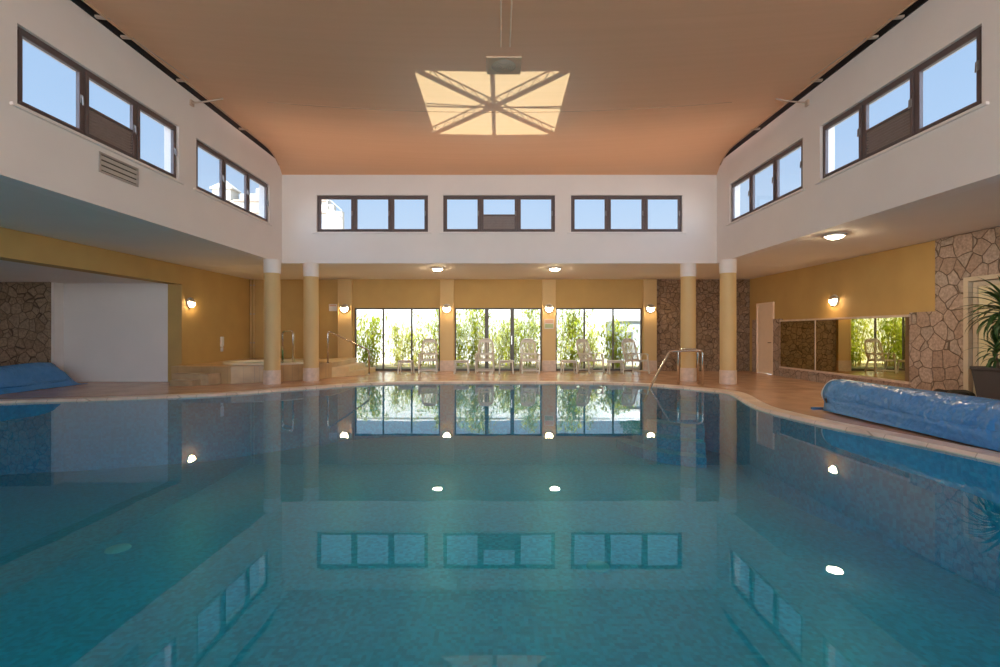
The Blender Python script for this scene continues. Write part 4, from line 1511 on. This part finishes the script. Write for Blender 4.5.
for i, (x, y, h, dens, pale, lab) in enumerate(bam):
    rnd = random.Random(100 + i)
    root = empty('bamboo_clump', (x, y, 0))
    tag(root, lab, 'bamboo', 'bamboo clumps outside the windows')
    canes = []
    nc = int(7 + 7 * dens)
    for q in range(nc):
        bx, by = rnd.gauss(0, 0.13), rnd.gauss(0, 0.10)
        hh = h * rnd.uniform(0.62, 1.0)
        lx, ly = bx * 1.5 + rnd.gauss(0, 0.12), by * 1.5 + rnd.gauss(0, 0.1)
        pts = [(bx + (lx) * (t ** 1.6), by + ly * (t ** 1.6), hh * t) for t in [0, 0.25, 0.5, 0.75, 1.0]]
        mb = MB().tube(pts, 0.012, 6, radii=[0.014, 0.013, 0.011, 0.008, 0.004])
        mb.build('cane', bamboo_cane, root, smooth=True)
        canes.append(pts)
    mb = MB()
    for q in range(int(1500 * dens)):
        pts = rnd.choice(canes)
        t = 1 - rnd.random() ** 1.25 * 0.9
        k = min(3, int(t * 4))
        f = t * 4 - k
        p = Vector(pts[k]).lerp(Vector(pts[k + 1]), f)
        spread = 0.30 * (0.35 + 1.0 * math.sin(math.pi * min(1, t * 0.9 + 0.08)))
        p += Vector((rnd.gauss(0, spread * 0.6), rnd.gauss(0, spread * 0.5), rnd.gauss(0, 0.05)))
        az = rnd.uniform(0, 6.28)
        el = R(rnd.uniform(-70, 15))
        d = Vector((math.cos(az) * math.cos(el), math.sin(az) * math.cos(el), math.sin(el)))
        s = d.cross(Vector((0, 0, 1))).normalized()
        l, w = rnd.uniform(0.15, 0.28), rnd.uniform(0.02, 0.034)
        b = len(mb.v)
        mb.v += [tuple(p), tuple(p + d * l * 0.35 + s * w), tuple(p + d * l + Vector((0, 0, -0.02))), tuple(p + d * l * 0.35 - s * w)]
        mb.f.append((b, b + 1, b + 2, b + 3))
    mb.build('foliage', bamboo_leaf2 if pale else bamboo_leaf, root, recalc=False)

# tree behind the outbuilding
tr = empty('garden_tree', (6.55, 23.6, 0))
tag(tr, 'dark green tree top rising behind the grey outbuilding', 'tree')
MB().tube([(0, 0, 0), (0.05, 0, 1.0), (0.0, 0, 2.3)], 0.1, 8).build('trunk', bark, tr, smooth=True)
rnd = random.Random(5)
mb = MB()
for q in range(1500):
    a, b2 = rnd.uniform(0, 6.28), rnd.uniform(-1, 1)
    rr = 0.9 * rnd.random() ** 0.4
    p = Vector((rr * math.cos(a) * math.sqrt(1 - b2 * b2), rr * math.sin(a) * math.sqrt(1 - b2 * b2), 2.9 + 0.9 * rr * b2))
    d = Vector((rnd.gauss(0, 1), rnd.gauss(0, 1), rnd.gauss(0, 1))).normalized()
    s = d.cross(Vector((0.3, 0.2, 0.9))).normalized()
    b = len(mb.v)
    mb.v += [tuple(p), tuple(p + d * 0.06 + s * 0.03), tuple(p + d * 0.13), tuple(p + d * 0.06 - s * 0.03)]
    mb.f.append((b, b + 1, b + 2, b + 3))
mb.build('foliage', leafmat('tree_leaf', (0.06, 0.14, 0.04), (0.12, 0.22, 0.06), 0.3), tr, recalc=False)

# neighbouring building seen through the upper windows
nb = empty('neighbouring_building', (-16.5, 38, 0))
tag(nb, 'sunlit cream building with a small turret beyond the upper windows', 'building')
def at_nb(o):
    o.parent = nb
    o.matrix_parent_inverse = Matrix.Translation((16.5, -38, 0))
    return o
mb = MB()
mb.box(-22.3, -13.2, 38.0, 39.2, 0, 11.5)
mb.box(-20.2, -13.3, 38.5, 39.2, 11.5, 12.15)
mb.box(-19.0, -13.3, 38.6, 39.2, 12.15, 12.6)
at_nb(mb.build('wall', house_m))
mb = MB()
mb.box(-13.2, -12.1, 38.1, 38.6, 0, 10.7)
mb.box(-13.2, -12.75, 38.15, 38.6, 10.7, 11.25)
at_nb(mb.build('stair_wing', house_m))
mb = MB()
mb.bar((-13.25, 38.05, 11.75), (-12.1, 38.05, 10.72), 0.07, 0.09)
mb.bar((-13.25, 38.05, 11.2), (-12.1, 38.05, 10.2), 0.05, 0.06)
at_nb(mb.build('stair_rail', house_win))
mb = MB()
mb.box(-22.0, -20.6, 37.9, 39.1, 11.5, 12.35)
mb.box(-22.15, -20.45, 37.8, 39.2, 12.35, 12.47)
at_nb(mb.build('turret', house_m))
at_nb(MB().box(-21.6, -21.0, 37.88, 37.9, 11.7, 12.15).build('turret_opening', house_win))
mb = MB()
mb.add([(-22.15, 37.8, 12.47), (-20.45, 37.8, 12.47), (-20.45, 39.2, 12.47), (-22.15, 39.2, 12.47), (-21.3, 38.5, 13.2)],
       [(0, 1, 4), (1, 2, 4), (2, 3, 4), (3, 0, 4), (3, 2, 1, 0)])
at_nb(mb.build('turret_roof', house_m))
mb = MB()
mb.box(-20.4, -13.3, 37.9, 38.0, 11.4, 11.55)
mb.box(-20.4, -13.3, 37.9, 38.0, 10.5, 10.62)
at_nb(mb.build('cornice', house_roof))
for x in (-20.0, -19.1, -18.2, -16.6, -15.2, -13.9):
    at_nb(MB().box(x - 0.28, x + 0.28, 37.97, 38.0, 9.3, 10.3).build('window', house_win))

# ------------------------------------------------------------------ light
SUN_EL = 60
sun = bpy.data.lights.new('sun', 'SUN')
sun.energy = 9.5
sun.angle = R(0.5)
sun.color = (1.0, 0.95, 0.87)
so = bpy.data.objects.new('sun', sun)
# shining towards +y, slightly towards -x
dirv = Vector((0.03, math.cos(R(SUN_EL)), -math.sin(R(SUN_EL))))
so.rotation_euler = dirv.to_track_quat('-Z', 'Y').to_euler()
so.location = (0, -10, 20)
COL.objects.link(so)

w = bpy.data.worlds.new('sky')
scn.world = w
w.use_nodes = True
nt = w.node_tree
for nd in list(nt.nodes):
    nt.nodes.remove(nd)
wo = nt.nodes.new('ShaderNodeOutputWorld')
bg = nt.nodes.new('ShaderNodeBackground')
tc = nt.nodes.new('ShaderNodeTexCoord')
sp = nt.nodes.new('ShaderNodeSeparateXYZ')
L(nt, tc.outputs['Generated'], sp.inputs[0])
cr = nt.nodes.new('ShaderNodeValToRGB')
cr.color_ramp.elements[0].position = 0.0
cr.color_ramp.elements[0].color = (0.85, 0.85, 0.85, 1)
cr.color_ramp.elements[1].position = 0.75
cr.color_ramp.elements[1].color = (0.235, 0.39, 0.66, 1)
e = cr.color_ramp.elements.new(0.12)
e.color = (0.52, 0.63, 0.78, 1)
e = cr.color_ramp.elements.new(0.30)
e.color = (0.375, 0.535, 0.77, 1)
L(nt, sp.outputs['Z'], cr.inputs[0])
# the sky brightens towards the sun, which stands behind the viewer
mr = nt.nodes.new('ShaderNodeMapRange')
mr.interpolation_type = 'SMOOTHSTEP'
mr.inputs['From Min'].default_value = 0.15
mr.inputs['From Max'].default_value = -0.85
mr.inputs['To Min'].default_value = 1.0
mr.inputs['To Max'].default_value = 6.0
L(nt, sp.outputs['Y'], mr.inputs['Value'])
L(nt, cr.outputs[0], bg.inputs['Color'])
L(nt, mr.outputs[0], bg.inputs['Strength'])
L(nt, bg.outputs[0], wo.inputs['Surface'])

# ------------------------------------------------------------------ camera
cam = bpy.data.cameras.new('camera')
cam.sensor_width = 36.0
cam.lens = 495 / 1000 * 36.0
cam.shift_x = 0.0005
cam.shift_y = -0.0015
cam.clip_start = 0.05
cam.clip_end = 300
co = bpy.data.objects.new('camera', cam)
co.location = (0, 0, CAM_H)
co.rotation_euler = (R(90), 0, 0)
COL.objects.link(co)
scn.camera = co

scn.view_settings.view_transform = 'Standard'
scn.view_settings.look = 'None'
scn.view_settings.gamma = 1.0
scn.view_settings.use_curve_mapping = False
scn.view_settings.exposure = 0.38
cy = scn.cycles
cy.use_denoising = True
cy.max_bounces = 12
cy.diffuse_bounces = 6
cy.glossy_bounces = 6
cy.transmission_bounces = 6
cy.transparent_max_bounces = 16
cy.sample_clamp_indirect = 6.0
cy.blur_glossy = 0.3
